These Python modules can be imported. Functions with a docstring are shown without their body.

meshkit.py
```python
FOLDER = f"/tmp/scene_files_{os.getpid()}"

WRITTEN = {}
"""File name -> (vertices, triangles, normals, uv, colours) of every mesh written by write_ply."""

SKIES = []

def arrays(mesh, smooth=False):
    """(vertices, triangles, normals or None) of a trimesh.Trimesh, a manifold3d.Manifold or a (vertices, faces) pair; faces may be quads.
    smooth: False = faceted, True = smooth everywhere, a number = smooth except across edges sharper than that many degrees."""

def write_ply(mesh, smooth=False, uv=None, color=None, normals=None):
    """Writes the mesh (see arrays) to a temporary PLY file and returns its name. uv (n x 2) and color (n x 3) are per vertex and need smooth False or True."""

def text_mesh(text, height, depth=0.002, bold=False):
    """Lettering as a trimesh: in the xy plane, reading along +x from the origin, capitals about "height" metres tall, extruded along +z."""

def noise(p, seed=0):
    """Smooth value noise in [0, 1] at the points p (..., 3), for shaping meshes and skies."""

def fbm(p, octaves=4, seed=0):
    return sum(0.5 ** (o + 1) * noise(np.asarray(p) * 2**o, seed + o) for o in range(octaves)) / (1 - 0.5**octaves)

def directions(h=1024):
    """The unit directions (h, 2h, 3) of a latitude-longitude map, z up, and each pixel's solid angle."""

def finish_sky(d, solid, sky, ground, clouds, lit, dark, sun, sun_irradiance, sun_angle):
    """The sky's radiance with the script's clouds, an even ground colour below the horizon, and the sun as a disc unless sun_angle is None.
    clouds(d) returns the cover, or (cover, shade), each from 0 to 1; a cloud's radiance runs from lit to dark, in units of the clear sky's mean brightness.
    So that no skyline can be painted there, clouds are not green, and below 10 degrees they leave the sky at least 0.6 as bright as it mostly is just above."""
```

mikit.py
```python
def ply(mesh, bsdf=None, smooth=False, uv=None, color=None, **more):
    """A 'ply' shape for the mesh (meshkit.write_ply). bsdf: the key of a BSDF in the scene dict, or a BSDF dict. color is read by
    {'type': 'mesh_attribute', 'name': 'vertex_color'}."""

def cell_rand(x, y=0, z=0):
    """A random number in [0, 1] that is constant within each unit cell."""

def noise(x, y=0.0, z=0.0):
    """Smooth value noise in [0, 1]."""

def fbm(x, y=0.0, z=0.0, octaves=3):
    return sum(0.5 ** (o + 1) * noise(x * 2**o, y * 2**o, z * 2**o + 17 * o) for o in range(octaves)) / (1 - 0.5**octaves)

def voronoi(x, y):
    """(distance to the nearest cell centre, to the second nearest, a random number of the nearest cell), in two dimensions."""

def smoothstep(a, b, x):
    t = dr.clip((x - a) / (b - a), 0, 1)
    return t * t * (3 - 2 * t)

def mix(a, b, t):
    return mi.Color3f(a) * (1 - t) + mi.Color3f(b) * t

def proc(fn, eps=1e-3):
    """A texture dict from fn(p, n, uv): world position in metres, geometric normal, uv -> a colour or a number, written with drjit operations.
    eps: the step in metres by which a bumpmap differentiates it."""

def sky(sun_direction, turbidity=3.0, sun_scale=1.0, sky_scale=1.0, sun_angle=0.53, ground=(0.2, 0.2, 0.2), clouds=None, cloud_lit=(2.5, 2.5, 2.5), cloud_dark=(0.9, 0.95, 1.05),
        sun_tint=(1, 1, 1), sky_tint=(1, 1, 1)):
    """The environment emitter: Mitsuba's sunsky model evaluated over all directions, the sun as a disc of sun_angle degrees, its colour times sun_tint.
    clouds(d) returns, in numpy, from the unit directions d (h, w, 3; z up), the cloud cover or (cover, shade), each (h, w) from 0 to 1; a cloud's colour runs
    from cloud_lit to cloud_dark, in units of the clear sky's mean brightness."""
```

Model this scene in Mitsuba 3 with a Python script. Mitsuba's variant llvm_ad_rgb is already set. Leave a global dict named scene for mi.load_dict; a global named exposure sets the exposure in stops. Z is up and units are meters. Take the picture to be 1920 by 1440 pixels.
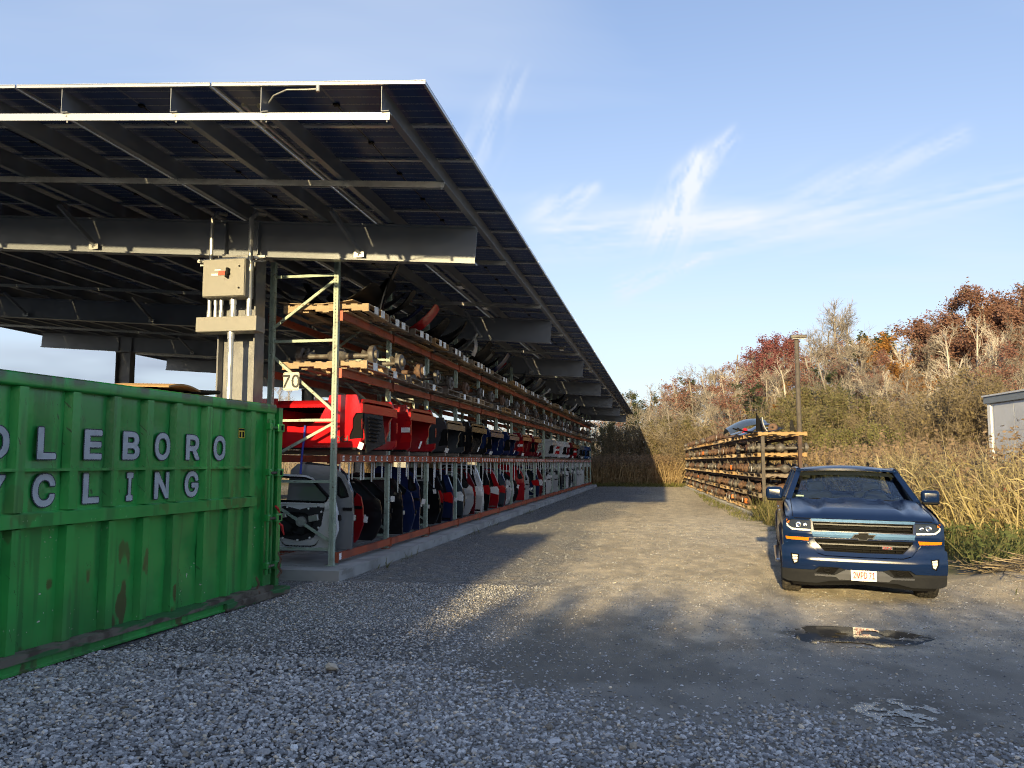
import math, random
import numpy as np
import trimesh
import mitsuba as mi
import drjit as dr
import mikit, meshkit
import manifold3d as m3
from shapely.geometry import Polygon, Point, box as sbox
from shapely import affinity

T = mi.ScalarTransform4f
scene = {'type': 'scene'}
labels = {}

# ---------------------------------------------------------------- camera, sky, exposure
YAW, PITCH = math.atan(283 / 1550.0), math.atan(146 / 1550.0 * math.cos(math.atan(283 / 1550.0)))
PITCH = math.atan(146 / 1550.0)
EYE = 1.72
_d = np.array([-math.sin(YAW) * math.cos(PITCH), math.cos(YAW) * math.cos(PITCH), math.sin(PITCH)])
scene['camera'] = {'type': 'perspective', 'fov': 2 * math.degrees(math.atan(960 / 1550.0)), 'fov_axis': 'x',
                   'near_clip': 0.05, 'far_clip': 3000.0,
                   'to_world': T().look_at(origin=[0, 0, EYE], target=[float(_d[0]), float(_d[1]), EYE + float(_d[2])], up=[0, 0, 1])}
SUN = np.array([-0.08, -1.0, 0.185])


def cloud_cover(d):
    az = np.degrees(np.arctan2(d[..., 0], d[..., 1]))          # from the row direction, clockwise
    el = np.degrees(np.arcsin(np.clip(d[..., 2], -1, 1)))
    q = d / np.maximum(d[..., 2:3], 0.05)
    wisp = meshkit.fbm(np.stack([q[..., 0] * .55 + q[..., 1] * .25, q[..., 1] * 1.5 - q[..., 0] * .45, q[..., 0] * 0 + 3.1], -1), 5, 3)
    veil = meshkit.fbm(np.stack([q[..., 0] * .23, q[..., 1] * .33, q[..., 0] * 0 + 9.2], -1), 4, 8)
    fine = meshkit.fbm(np.stack([az * .33, el * .8 - az * .25, az * 0], -1), 5, 21)
    c = .16 * np.clip((veil - .45) * 2.6, 0, 1) + .26 * np.clip((wisp - .52) * 3.2, 0, 1) * np.clip((el - 2) / 10, .3, 1)

    def plume(a0, e0, a1, e1, w, s):                            # one brushed wisp of cirrus
        va, ve = a1 - a0, e1 - e0
        t = np.clip(((az - a0) * va + (el - e0) * ve) / (va * va + ve * ve), 0, 1)
        r = np.hypot(az - a0 - t * va, el - e0 - t * ve)
        L = np.hypot(va, ve); q_ = ((az - a0) * ve - (el - e0) * va) / L
        fib = meshkit.fbm(np.stack([t * 3.2 + q_ * .5, q_ * 2.6 + t * 1.5, q_ * 0 + a0], -1), 5, 4)
        return s * np.exp(-(r / (w * (1.15 - .7 * t))) ** 2) * np.clip(fib * 3.4 - 1.15, 0, 1.3)
    c = c + plume(.6, 15.8, 2.6, 20.0, 1.3, .85) + plume(2.2, 18.9, 5.2, 21.4, .9, .75) + plume(-7.5, 15.5, 6, 16, 1.6, .42)
    c = c + plume(-2.5, 12.0, 3.2, 13.6, .75, .55) + plume(-8.0, 17, -4.5, 18.6, 1.0, .35) + plume(4, 15, 22, 16.2, 1.7, .32)
    c = c + plume(-14, 19, -10, 26, 1.5, .25) + plume(10, 17, 19, 19.5, 1.2, .26)
    low = np.exp(-np.clip(el, 0, 90) / 9.0)
    left = np.exp(-((az + 34) / 16.0) ** 2) * np.clip(meshkit.fbm(np.stack([az * .12, el * .4, az * 0 + 2], -1), 4, 5) * 2.2 - .5, 0, 1) * np.exp(-((el - 4) / 6.0) ** 2)
    c = c + .52 * low + .55 * left
    return np.clip(c, 0, .92), np.clip(.55 * left + .95 * low, 0, 1)


scene['sky'] = mikit.sky(SUN.tolist(), turbidity=3.0, sun_scale=1.42, sky_scale=1.88, clouds=cloud_cover, cloud_lit=(2.0, 2.08, 2.15), cloud_dark=(.76, .88, 1.12),
                         sun_tint=(.96, 1.22, 1.72), sky_tint=(.84, .87, 1.14), ground=(.16, .14, .11))
exposure = 2.47


# ---------------------------------------------------------------- helpers
class MB:
    def __init__(s):
        s.v, s.f, s.c, s.n = [], [], [], 0

    def add(s, v, f, c=None):
        v, f = np.asarray(v, float), np.asarray(f, int)
        if f.shape[1] == 4:
            f = np.vstack([f[:, [0, 1, 2]], f[:, [0, 2, 3]]])
        s.v.append(v); s.f.append(f + s.n); s.n += len(v)
        if c is not None:
            s.c.append(np.broadcast_to(np.asarray(c, float), (len(v), 3)))
        return s

    def tm(s, m, M=None, c=None):
        if hasattr(m, 'to_mesh'):
            k = m.to_mesh(); v, f = k.vert_properties[:, :3], k.tri_verts
        elif isinstance(m, MB):
            v, f = m.arr()
        elif isinstance(m, tuple):
            v, f = m
        else:
            v, f = m.vertices, m.faces
        v = np.asarray(v, float)
        if M is not None:
            v = v @ M[:3, :3].T + M[:3, 3]
        return s.add(v, f, c)

    def box(s, x0, x1, y0, y1, z0, z1, c=None):
        v = [[x, y, z] for x in (x0, x1) for y in (y0, y1) for z in (z0, z1)]
        return s.add(v, BF, c)

    def bar(s, p, q, w, h, up=(0, 0, 1), c=None):
        """a rectangular bar from p to q, w wide, h high (along up)."""
        p, q, up = (np.asarray(k, float) for k in (p, q, up))
        d = q - p; L = np.linalg.norm(d); d = d / L
        if abs(d @ up) > .99:
            up = np.array([0, 1.0, 0]) if abs(d[1]) < .9 else np.array([1.0, 0, 0])
        a = np.cross(d, up); a /= np.linalg.norm(a); b = np.cross(a, d)
        v = [p + d * t * L + a * (i - .5) * w + b * (j - .5) * h for t in (0, 1) for i in (0, 1) for j in (0, 1)]
        return s.add(v, BF, c)

    def tube(s, P, r, n=8, cap=True, c=None):
        P = np.asarray(P, float); m = len(P)
        r = np.broadcast_to(np.asarray(r, float), (m,))
        d = np.gradient(P, axis=0); d /= np.linalg.norm(d, axis=1, keepdims=True) + 1e-12
        u = np.array([0, 0, 1.0]) if abs(d[0, 2]) < .9 else np.array([1.0, 0, 0])
        V = []; ang = np.arange(n) * 2 * np.pi / n
        for k in range(m):
            a = np.cross(d[k], u); a /= np.linalg.norm(a) + 1e-12; b = np.cross(a, d[k]); u = b
            V.append(P[k] + r[k] * (np.cos(ang)[:, None] * a + np.sin(ang)[:, None] * b))
        F = [[k * n + i, k * n + (i + 1) % n, (k + 1) * n + (i + 1) % n, (k + 1) * n + i] for k in range(m - 1) for i in range(n)]
        V = np.vstack(V); F = np.array(F); F = np.vstack([F[:, [0, 1, 2]], F[:, [0, 2, 3]]])
        if cap:
            V = np.vstack([V, P[:1], P[-1:]]); i = np.arange(n); j = (i + 1) % n; e = m * n
            F = np.vstack([F, np.stack([j, i, i * 0 + e], 1), np.stack([i + (m - 1) * n, j + (m - 1) * n, i * 0 + e + 1], 1)])
        return s.add(V, F, c)

    def ext(s, poly, t, M=None, c=None):
        """polygon (list or shapely) in the local xy plane, thickness t along z."""
        if not hasattr(poly, 'geom_type'):
            poly = Polygon(poly)
        for g in getattr(poly, 'geoms', [poly]):
            s.tm(trimesh.creation.extrude_polygon(g, t, engine='earcut'), M, c)
        return s

    def grid(s, F, nu, nv, thick=None, c=None):
        """F(u,v)->(...,3) over the unit square; a sheet, or a slab when thick (a vector or number along the normal) is given."""
        u, v = np.meshgrid(np.linspace(0, 1, nu), np.linspace(0, 1, nv), indexing='ij')
        P = F(u, v); q = np.arange(nu * nv).reshape(nu, nv)
        f = np.stack([q[:-1, :-1], q[1:, :-1], q[1:, 1:], q[:-1, 1:]], -1).reshape(-1, 4)
        V = P.reshape(-1, 3)
        if thick is None:
            return s.add(V, f, c)
        if np.isscalar(thick):
            du = np.gradient(P, axis=0); dv = np.gradient(P, axis=1); n = np.cross(du, dv); n /= np.linalg.norm(n, axis=-1, keepdims=True) + 1e-12
            W = (P - n * thick).reshape(-1, 3)
        else:
            W = V + np.asarray(thick)
        N = nu * nv
        rim = np.concatenate([q[:, 0], q[-1, 1:], q[-2::-1, -1], q[0, -2:0:-1]]); nx = np.roll(rim, -1)
        f2 = np.vstack([f, f[:, ::-1] + N, np.stack([nx, rim, rim + N, nx + N], 1)])
        return s.add(np.vstack([V, W]), f2, c)

    def arr(s):
        return np.vstack(s.v), np.vstack(s.f)

    def move(s, M):
        s.v = [v @ M[:3, :3].T + M[:3, 3] for v in s.v]
        return s


BF = np.array([[0, 1, 3, 2], [4, 6, 7, 5], [0, 4, 5, 1], [2, 3, 7, 6], [0, 2, 6, 4], [1, 5, 7, 3]])


def M4(loc=(0, 0, 0), rz=0.0, rx=0.0, ry=0.0, s=1.0):
    m = trimesh.transformations.euler_matrix(rx, ry, rz, 'sxyz')
    m[:3, :3] = m[:3, :3] @ np.diag(np.broadcast_to(s, 3)); m[:3, 3] = loc
    return m


XZ = np.array([[1, 0, 0, 0], [0, 0, -1, 0], [0, 1, 0, 0], [0, 0, 0, 1.0]])       # local xy -> world x,z ; extrusion towards -y
YZ = np.array([[0, 0, 1, 0], [1, 0, 0, 0], [0, 1, 0, 0], [0, 0, 0, 1.0]])        # local xy -> world y,z ; extrusion towards +x


def at(m, loc):
    k = np.array(m); k[:3, 3] += loc
    return k


USED = {}


def key(name):
    n = USED.get(name, 0); USED[name] = n + 1
    return name if n == 0 else f'{name}_{n:03d}'


def obj(name, mb, bsdf, parent=None, smooth=False, label=None, kind=None, M=None, uv=None, **more):
    """one entry of the scene."""
    k = key(name if parent is None else parent + '__' + name)
    if isinstance(mb, dict):
        d = dict(mb)
        d['bsdf'] = {'type': 'ref', 'id': bsdf}
    else:
        col = np.vstack(mb.c) if isinstance(mb, MB) and mb.c else None
        d = mikit.ply(mb.arr() if isinstance(mb, MB) else mb, bsdf, smooth=smooth, color=col, uv=uv)
    if M is not None:
        d['to_world'] = T(np.asarray(M, float))
    d.update(more)
    scene[k] = d
    if label or kind:
        labels[k] = {}
        if label: labels[k]['label'] = label
        if kind: labels[k]['kind'] = kind
    return k


def thing(name, label, cat, group=None):
    k = key(name)
    labels[k] = {'label': label, 'category': cat}
    if group: labels[k]['group'] = group
    return k


def tag(k, label, cat, group=None, kind=None):
    labels[k] = {'label': label, 'category': cat}
    if group: labels[k]['group'] = group
    if kind: labels[k]['kind'] = kind
    return k


ORD = ['first', 'second', 'third', 'fourth', 'fifth', 'sixth', 'seventh', 'eighth', 'ninth', 'tenth', 'eleventh', 'twelfth']


def nth(i):
    i += 1
    if i <= 12: return ORD[i - 1]
    return f"{i}{'th' if 10 < i % 100 < 14 else {1: 'st', 2: 'nd', 3: 'rd'}.get(i % 10, 'th')}"


def rbox(sx, sy, sz, r, n=8):
    """box with rounded edges, centred."""
    b = [m3.Manifold.sphere(r, n).translate([i * (sx / 2 - r), j * (sy / 2 - r), k * (sz / 2 - r)]) for i in (-1, 1) for j in (-1, 1) for k in (-1, 1)]
    return m3.Manifold.batch_hull(b)


def lathe(prof, n=16):
    """profile [(r, z)] turned about z."""
    prof = np.asarray(prof, float); a = np.arange(n) * 2 * np.pi / n
    V = np.vstack([np.stack([r * np.cos(a), r * np.sin(a), a * 0 + z], 1) for r, z in prof])
    F = [[k * n + i, k * n + (i + 1) % n, (k + 1) * n + (i + 1) % n, (k + 1) * n + i] for k in range(len(prof) - 1) for i in range(n)]
    return V, np.vstack([np.array(F)[:, [0, 1, 2]], np.array(F)[:, [0, 2, 3]]])


RX = lambda loc=(0, 0, 0): np.array([[0, 0, 1, loc[0]], [1, 0, 0, loc[1]], [0, 1, 0, loc[2]], [0, 0, 0, 1.0]])   # lathe axis z -> world x

# ---------------------------------------------------------------- materials
noise, fbm, vor, sst, mix = mikit.noise, mikit.fbm, mikit.voronoi, mikit.smoothstep, mikit.mix


def rgb(c):
    return {'type': 'rgb', 'value': [float(x) for x in c]}


def prin(name, c, rough=.5, metal=0.0, spec=.5, **k):
    scene[name] = {'type': 'twosided', 'b': {'type': 'principled', 'base_color': c if isinstance(c, dict) else rgb(c), 'roughness': rough, 'metallic': metal, 'specular': spec, **k}}
    return name


def diff(name, c):
    scene[name] = {'type': 'twosided', 'b': {'type': 'diffuse', 'reflectance': c if isinstance(c, dict) else rgb(c)}}
    return name


def worn(c, dark, s=3.0, amt=.5, spot=None):
    """base colour with blotches of a second colour."""
    def fn(p, n, uv):
        a = fbm(p.x * s, p.y * s, p.z * s, 4)
        o = mix(c, dark, sst(.42, .72, a) * amt)
        if spot is not None:
            o = mix(o, spot, sst(.70, .76, fbm(p.x * s * 4 + 9, p.y * s * 4, p.z * s * 4, 3)) * .8)
        return o
    return mikit.proc(fn)


prin('steel_paint', worn((.20, .215, .24), (.15, .16, .18), 1.7, .6), .42, .15)
prin('steel_column', worn((.15, .152, .16), (.235, .235, .235), 2.6, .7), .45, .3)
prin('aluminium', (.62, .61, .58), .33, .6)
prin('galvanised', worn((.50, .50, .47), (.36, .36, .35), 9, .6), .36, .55)
prin('enclosure', (.25, .24, .215), .42)
prin('rack_green', worn((.36, .44, .35), (.25, .31, .26), 6, .7, (.16, .10, .06)), .5)
prin('rack_orange', worn((.36, .070, .030), (.22, .050, .028), 3.5, .8, (.11, .045, .03)), .5)
prin('beam_end', (.70, .20, .05), .5)
prin('black_plastic', (.008, .008, .009), .5, 0, .12)
prin('black_matt', (.010, .010, .011), .8, 0, .08)
prin('rubber', worn((.028, .027, .026), (.10, .085, .065), 14, .6), .8)
prin('chrome', (.75, .75, .76), .12, 1.0)
prin('white_paper', (.80, .80, .78), .6)
prin('red_paint_trim', (.62, .07, .03), .4)
prin('rust_iron', worn((.15, .085, .055), (.075, .055, .048), 14, .8, (.24, .11, .05)), .75, .1)
prin('grey_iron', worn((.16, .15, .14), (.08, .06, .05), 12, .8), .6, .4)


def wood_fn(a, b):
    def fn(p, n, uv):
        g = fbm(p.x * 3 + 40 * noise(p.y * 1.3, p.z * 1.3), p.y * 30, p.z * 30, 3)
        k = noise(dr.floor(p.z * 7) * 3.7 + p.x * .4, dr.floor(p.y * 8) * 1.9)
        return mix(a, b, dr.clip(.65 * g + .5 * k - .1, 0, 1))
    return mikit.proc(fn)


prin('wood_new', wood_fn((.44, .33, .21), (.29, .205, .125)), .75)
prin('wood_old', wood_fn((.27, .22, .17), (.12, .095, .075)), .85)
prin('wood_amber', wood_fn((.44, .285, .13), (.29, .165, .07)), .75)

PAINTS = {}


def paint(c):
    """car paint of one colour, under clear coat."""
    c = tuple(c)
    if c not in PAINTS:
        PAINTS[c] = f'car_paint_{len(PAINTS):02d}'
        scene[PAINTS[c]] = {'type': 'twosided', 'b': {'type': 'roughplastic', 'diffuse_reflectance': rgb(c), 'alpha': .06, 'int_ior': 1.5}}
    return PAINTS[c]


def panel_fn(p, n, uv):
    u, v = uv.x, uv.y
    a, b = u * 24, v * 6
    fa, fb = a - dr.floor(a), b - dr.floor(b)
    line = dr.select((fb < .055) | (fb > .945), 1., 0.)
    tick = dr.select((fa < .16) & (line > .5), 1., 0.)
    mid = dr.select(dr.abs(u - .5) < .006, 1., 0.)
    o = mix((.036, .062, .165), (.048, .080, .20), noise(dr.floor(a), dr.floor(b), 3.))
    o = mix(o, (.20, .23, .29), line * .85)
    o = mix(o, (.22, .22, .22), dr.maximum(tick * .65, mid * .6))
    return o


scene['panel_laminate'] = {'type': 'twosided', 'b': {'type': 'principled', 'base_color': mikit.proc(panel_fn), 'roughness': .25, 'specular': .10}}


def conc_fn(p, n, uv):
    a = fbm(p.x * 2.1, p.y * 2.1, p.z * 2.1, 4)
    o = mix((.36, .355, .335), (.24, .235, .22), sst(.35, .7, a))
    return mix(o, (.15, .14, .12), sst(.62, .75, fbm(p.x * .9 + 5, p.y * 6, p.z * 9, 3)) * .5)


prin('concrete', mikit.proc(conc_fn), .85)


# ---- ground: crushed stone, packed dirt, tan dust, wet patches
def gravel_amount(x, y):
    w = (fbm(x * .55, y * .4, 0., 3) - .5) * 2.6 + (fbm(x * 2.5, y * 2.5, 4., 3) - .5) * 1.1
    side = sst(-1.2, -2.5, x + w * .55 - .02 * (y - 9))
    near = sst(6.5, 4.7, y + w * .8 + .10 * x)
    return dr.clip(side * sst(75, 45, y) + near, 0, 1)


def ground_fn(p, n, uv):
    x, y = p.x, p.y
    g = gravel_amount(x, y)
    c1, c2, w1 = vor(x * 27, y * 27)
    d1, d2, w2 = vor(x * 62 + 7, y * 62)
    edge = sst(.0, .22, c2 - c1)
    e2 = sst(.0, .25, d2 - d1)
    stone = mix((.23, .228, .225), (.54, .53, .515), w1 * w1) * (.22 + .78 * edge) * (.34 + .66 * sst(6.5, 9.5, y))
    big = fbm(x * .35, y * .22, 2., 4)
    dirt = mix((.35, .295, .22), (.49, .42, .315), sst(.35, .68, big))
    dust = sst(-.3, .5, fbm(x * .8, y * .12, 7., 3) - .33 - .2 * dr.abs(x - .2) / 3)
    dirt = mix(dirt, (.55, .48, .36), dust * sst(8., 13., y) * .75)
    peb = sst(.72, .80, w2 + .25 * (fbm(x * 3, y * 3, 1., 3) - .5))
    dirt = mix(dirt * (.74 + .36 * e2), (.50, .48, .44), peb * .55 * e2)
    rut = sum(dr.exp(-dr.square((x - c_ - .22 * (noise(y * .13, c_) - .5) * 4 * .3) / .17)) for c_ in (-1.35, .25, .75, 2.2)) * sst(7., 9., y) * (.45 + .8 * noise(x * 1.1, y * .35, 3.))
    dirt = mix(dirt, (.56, .49, .37), dr.clip(rut, 0, 1) * .5)
    mott = fbm(x * 5, y * 3, 13., 4)
    dirt = dirt * (.62 + .76 * mott)
    dirt = mix(dirt, (.27, .26, .24), sst(.45, .62, fbm(x * 9 + 4, y * 5, 17., 3)) * .3)
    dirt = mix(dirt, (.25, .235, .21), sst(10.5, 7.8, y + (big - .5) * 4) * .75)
    damp = sst(.52, .66, fbm(x * .9 + 3, y * .8, 11., 4)) * sst(11., 8.5, y)
    dirt = dirt * (1 - .28 * damp)
    wet = sst(.35, .75, dr.exp(-dr.square((x - 1.75) / .85) - dr.square((y - 8.85) / .55)) + (fbm(x * 4, y * 4, 21., 4) - .5) * .9)
    wet = dr.maximum(wet, .6 * sst(.35, .8, dr.exp(-dr.square((x - 1.65) / .6) - dr.square((y - 6.3) / .8)) + (fbm(x * 4, y * 4, 25., 4) - .5) * .9))
    dirt = dirt * (1 - .5 * wet)
    o = mix(dirt, stone, g * (.55 + .45 * sst(.30, .55, fbm(x * 6, y * 6, 3., 3))))
    verge = sst(2.1, 3.6, x - .02 * (y - 25) + (fbm(x * 1.2, y * 1.2, 9., 3) - .5) * 1.6) * sst(12.5, 15., y)
    soil = mix((.22, .18, .12), (.11, .12, .055), sst(.4, .65, fbm(x * 2.3, y * 2.3, 4., 4)))
    verge = dr.maximum(verge, sst(4.6, 6.2, x + (fbm(x * 1.2, y * 1.2, 3., 3) - .5) * 1.2) * sst(8.5, 10., y))
    o = mix(o, soil, verge)
    o = mix(o, soil, sst(58, 61, y + (fbm(x, y, 1., 2) - .5) * 3))
    return mix(o, soil, dr.maximum(sst(24, 30, dr.abs(x)), sst(.0, 8., -y - 60)))


def ground_bump(p, n, uv):
    x, y = p.x, p.y
    g = gravel_amount(x, y)
    c1, c2, w1 = vor(x * 27, y * 27)
    d1, d2, w2 = vor(x * 62 + 7, y * 62)
    stone = sst(0., .4, c2 - c1) * (.010 + .010 * w1)
    small = sst(0., .45, d2 - d1) * (.002 + .006 * w2 * w2)
    return g * stone + (1 - g) * small + .03 * fbm(x * 2.2, y * 2.2, 0., 3)


scene['ground_mat'] = {'type': 'twosided', 'b': {'type': 'bumpmap', 'scale': 1.0, 't': mikit.proc(ground_bump, eps=.004),
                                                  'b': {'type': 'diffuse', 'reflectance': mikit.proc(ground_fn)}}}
scene['stone_mat'] = {'type': 'twosided', 'b': {'type': 'principled', 'base_color': {'type': 'mesh_attribute', 'name': 'vertex_color'}, 'roughness': .75, 'specular': .3}}
scene['leaf_mat'] = {'type': 'principledthin', 'base_color': {'type': 'mesh_attribute', 'name': 'vertex_color'}, 'roughness': .6, 'diff_trans': .7, 'spec_trans': 0.0}
scene['stem_mat'] = {'type': 'twosided', 'b': {'type': 'diffuse', 'reflectance': {'type': 'mesh_attribute', 'name': 'vertex_color'}}}
scene['water_mat'] = {'type': 'twosided', 'b': {'type': 'principled', 'base_color': rgb((.07, .062, .05)), 'roughness': .05, 'specular': .5}}
scene['pane_glass'] = {'type': 'thindielectric'}
scene['tinted_glass'] = {'type': 'thindielectric', 'specular_transmittance': {'type': 'rgb', 'value': [.34, .40, .40]}}
scene['dark_glass'] = {'type': 'twosided', 'b': {'type': 'principled', 'base_color': rgb((.02, .025, .028)), 'roughness': .05, 'specular': .6}}


# ---------------------------------------------------------------- setting: ground, pads
def gz(x, y):
    """height of the ground."""
    x, y = np.asarray(x, float), np.asarray(y, float)
    z = -.035 * np.exp(-((x - 1.75) / .55) ** 2 - ((y - 8.85) / .55) ** 2)
    z = z - .02 * np.exp(-((x - 1.6) / .4) ** 2 - ((y - 6.3) / .6) ** 2)
    z = z + .16 * np.exp(-((x - 3.0) / .55) ** 2 - ((y - 18.5) / 3.0) ** 2)
    z = z + .33 * np.exp(-((x - 5.3) / 1.0) ** 2 - ((y - 12.4) / 1.1) ** 2)
    n = meshkit.fbm(np.stack([x * .5, y * .5, x * 0], -1), 4, 3) - .5
    z = z + n * .07 * np.clip((y - 3) / 8, .25, 1)
    near_truck = np.exp(-(((x - 2.6) / 1.6) ** 4 + ((y - 12.5) / 3.6) ** 4))
    return z * (1 - near_truck * .9) - .022 * near_truck


def axis(a, b, fine, far, step):
    k = list(np.arange(a, b, fine)); s, x = fine, b
    while x < far[1]: k.append(x); s *= step; x += s
    s, x = fine, a - fine
    while x > far[0]: k.insert(0, x); s *= step; x -= s
    return np.array([far[0]] + k + [far[1]])


gx, gy = axis(-8, 8, .09, (-700, 700), 1.12), axis(2.5, 22, .10, (-300, 1400), 1.10)
X, Y = np.meshgrid(gx, gy, indexing='ij')
q = np.arange(X.size).reshape(X.shape)
GV = np.stack([X, Y, gz(X, Y)], -1).reshape(-1, 3)
GF = np.stack([q[:-1, :-1], q[1:, :-1], q[1:, 1:], q[:-1, 1:]], -1).reshape(-1, 4)
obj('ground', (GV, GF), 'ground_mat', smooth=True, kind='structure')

rng = np.random.default_rng(5)


def icosa():
    p = (1 + 5 ** .5) / 2
    v = np.array([[-1, p, 0], [1, p, 0], [-1, -p, 0], [1, -p, 0], [0, -1, p], [0, 1, p], [0, -1, -p], [0, 1, -p], [p, 0, -1], [p, 0, 1], [-p, 0, -1], [-p, 0, 1]]) / math.hypot(1, p)
    f = np.array([[0, 11, 5], [0, 5, 1], [0, 1, 7], [0, 7, 10], [0, 10, 11], [1, 5, 9], [5, 11, 4], [11, 10, 2], [10, 7, 6], [7, 1, 8], [3, 9, 4], [3, 4, 2], [3, 2, 6], [3, 6, 8], [3, 8, 9], [4, 9, 5], [2, 4, 11], [6, 2, 10], [8, 6, 7], [9, 8, 1]])
    return v, f


def octa():
    v = np.array([[1, 0, 0], [-1, 0, 0], [0, 1, 0], [0, -1, 0], [0, 0, 1], [0, 0, -1.0]])
    return v, np.array([[0, 2, 4], [2, 1, 4], [1, 3, 4], [3, 0, 4], [2, 0, 5], [1, 2, 5], [3, 1, 5], [0, 3, 5]])


def stones(P, size, cols, fine=True):
    """many broken stones in one mesh."""
    v, f = icosa() if fine else octa(); n, m = len(P), len(v)
    V = v[None] * (1 + rng.uniform(-.28, .28, (n, m, 1)))
    # crush: clip against two random planes so that faces are flat and edges sharp
    for _ in range(3):
        d = rng.normal(size=(n, 1, 3)); d /= np.linalg.norm(d, axis=-1, keepdims=True)
        h = (V * d).sum(-1, keepdims=True); V = V - d * np.maximum(h - rng.uniform(.35, .7, (n, 1, 1)), 0)
    V = V * np.stack([rng.uniform(.8, 1.35, n), rng.uniform(.65, 1.0, n), rng.uniform(.45, .8, n)], -1)[:, None]
    a = rng.uniform(0, 2 * np.pi, n); t = rng.normal(0, .35, n)
    Rz = np.zeros((n, 3, 3)); Rz[:, 0, 0] = np.cos(a); Rz[:, 0, 1] = -np.sin(a); Rz[:, 1, 0] = np.sin(a); Rz[:, 1, 1] = np.cos(a); Rz[:, 2, 2] = 1
    Rx = np.zeros((n, 3, 3)); Rx[:, 1, 1] = np.cos(t); Rx[:, 1, 2] = -np.sin(t); Rx[:, 2, 1] = np.sin(t); Rx[:, 2, 2] = np.cos(t); Rx[:, 0, 0] = 1
    V = np.einsum('nij,nkj->nki', Rz @ Rx, V) * size[:, None, None] + P[:, None]
    F = f[None] + (np.arange(n) * m)[:, None, None]
    return V.reshape(-1, 3), F.reshape(-1, 3), np.repeat(cols, m, axis=0)


def npgravel(x, y):
    w = (meshkit.fbm(np.stack([x * .55, y * .4, x * 0], -1), 3, 0) - .5) * 2.6
    s = lambda a, b, t: (lambda k: k * k * (3 - 2 * k))(np.clip((t - a) / (b - a), 0, 1))
    return np.clip(s(-1.2, -2.5, x + w * .55 - .02 * (y - 9)) + s(6.5, 4.7, y + w * .8 + .10 * x), 0, 1)


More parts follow.
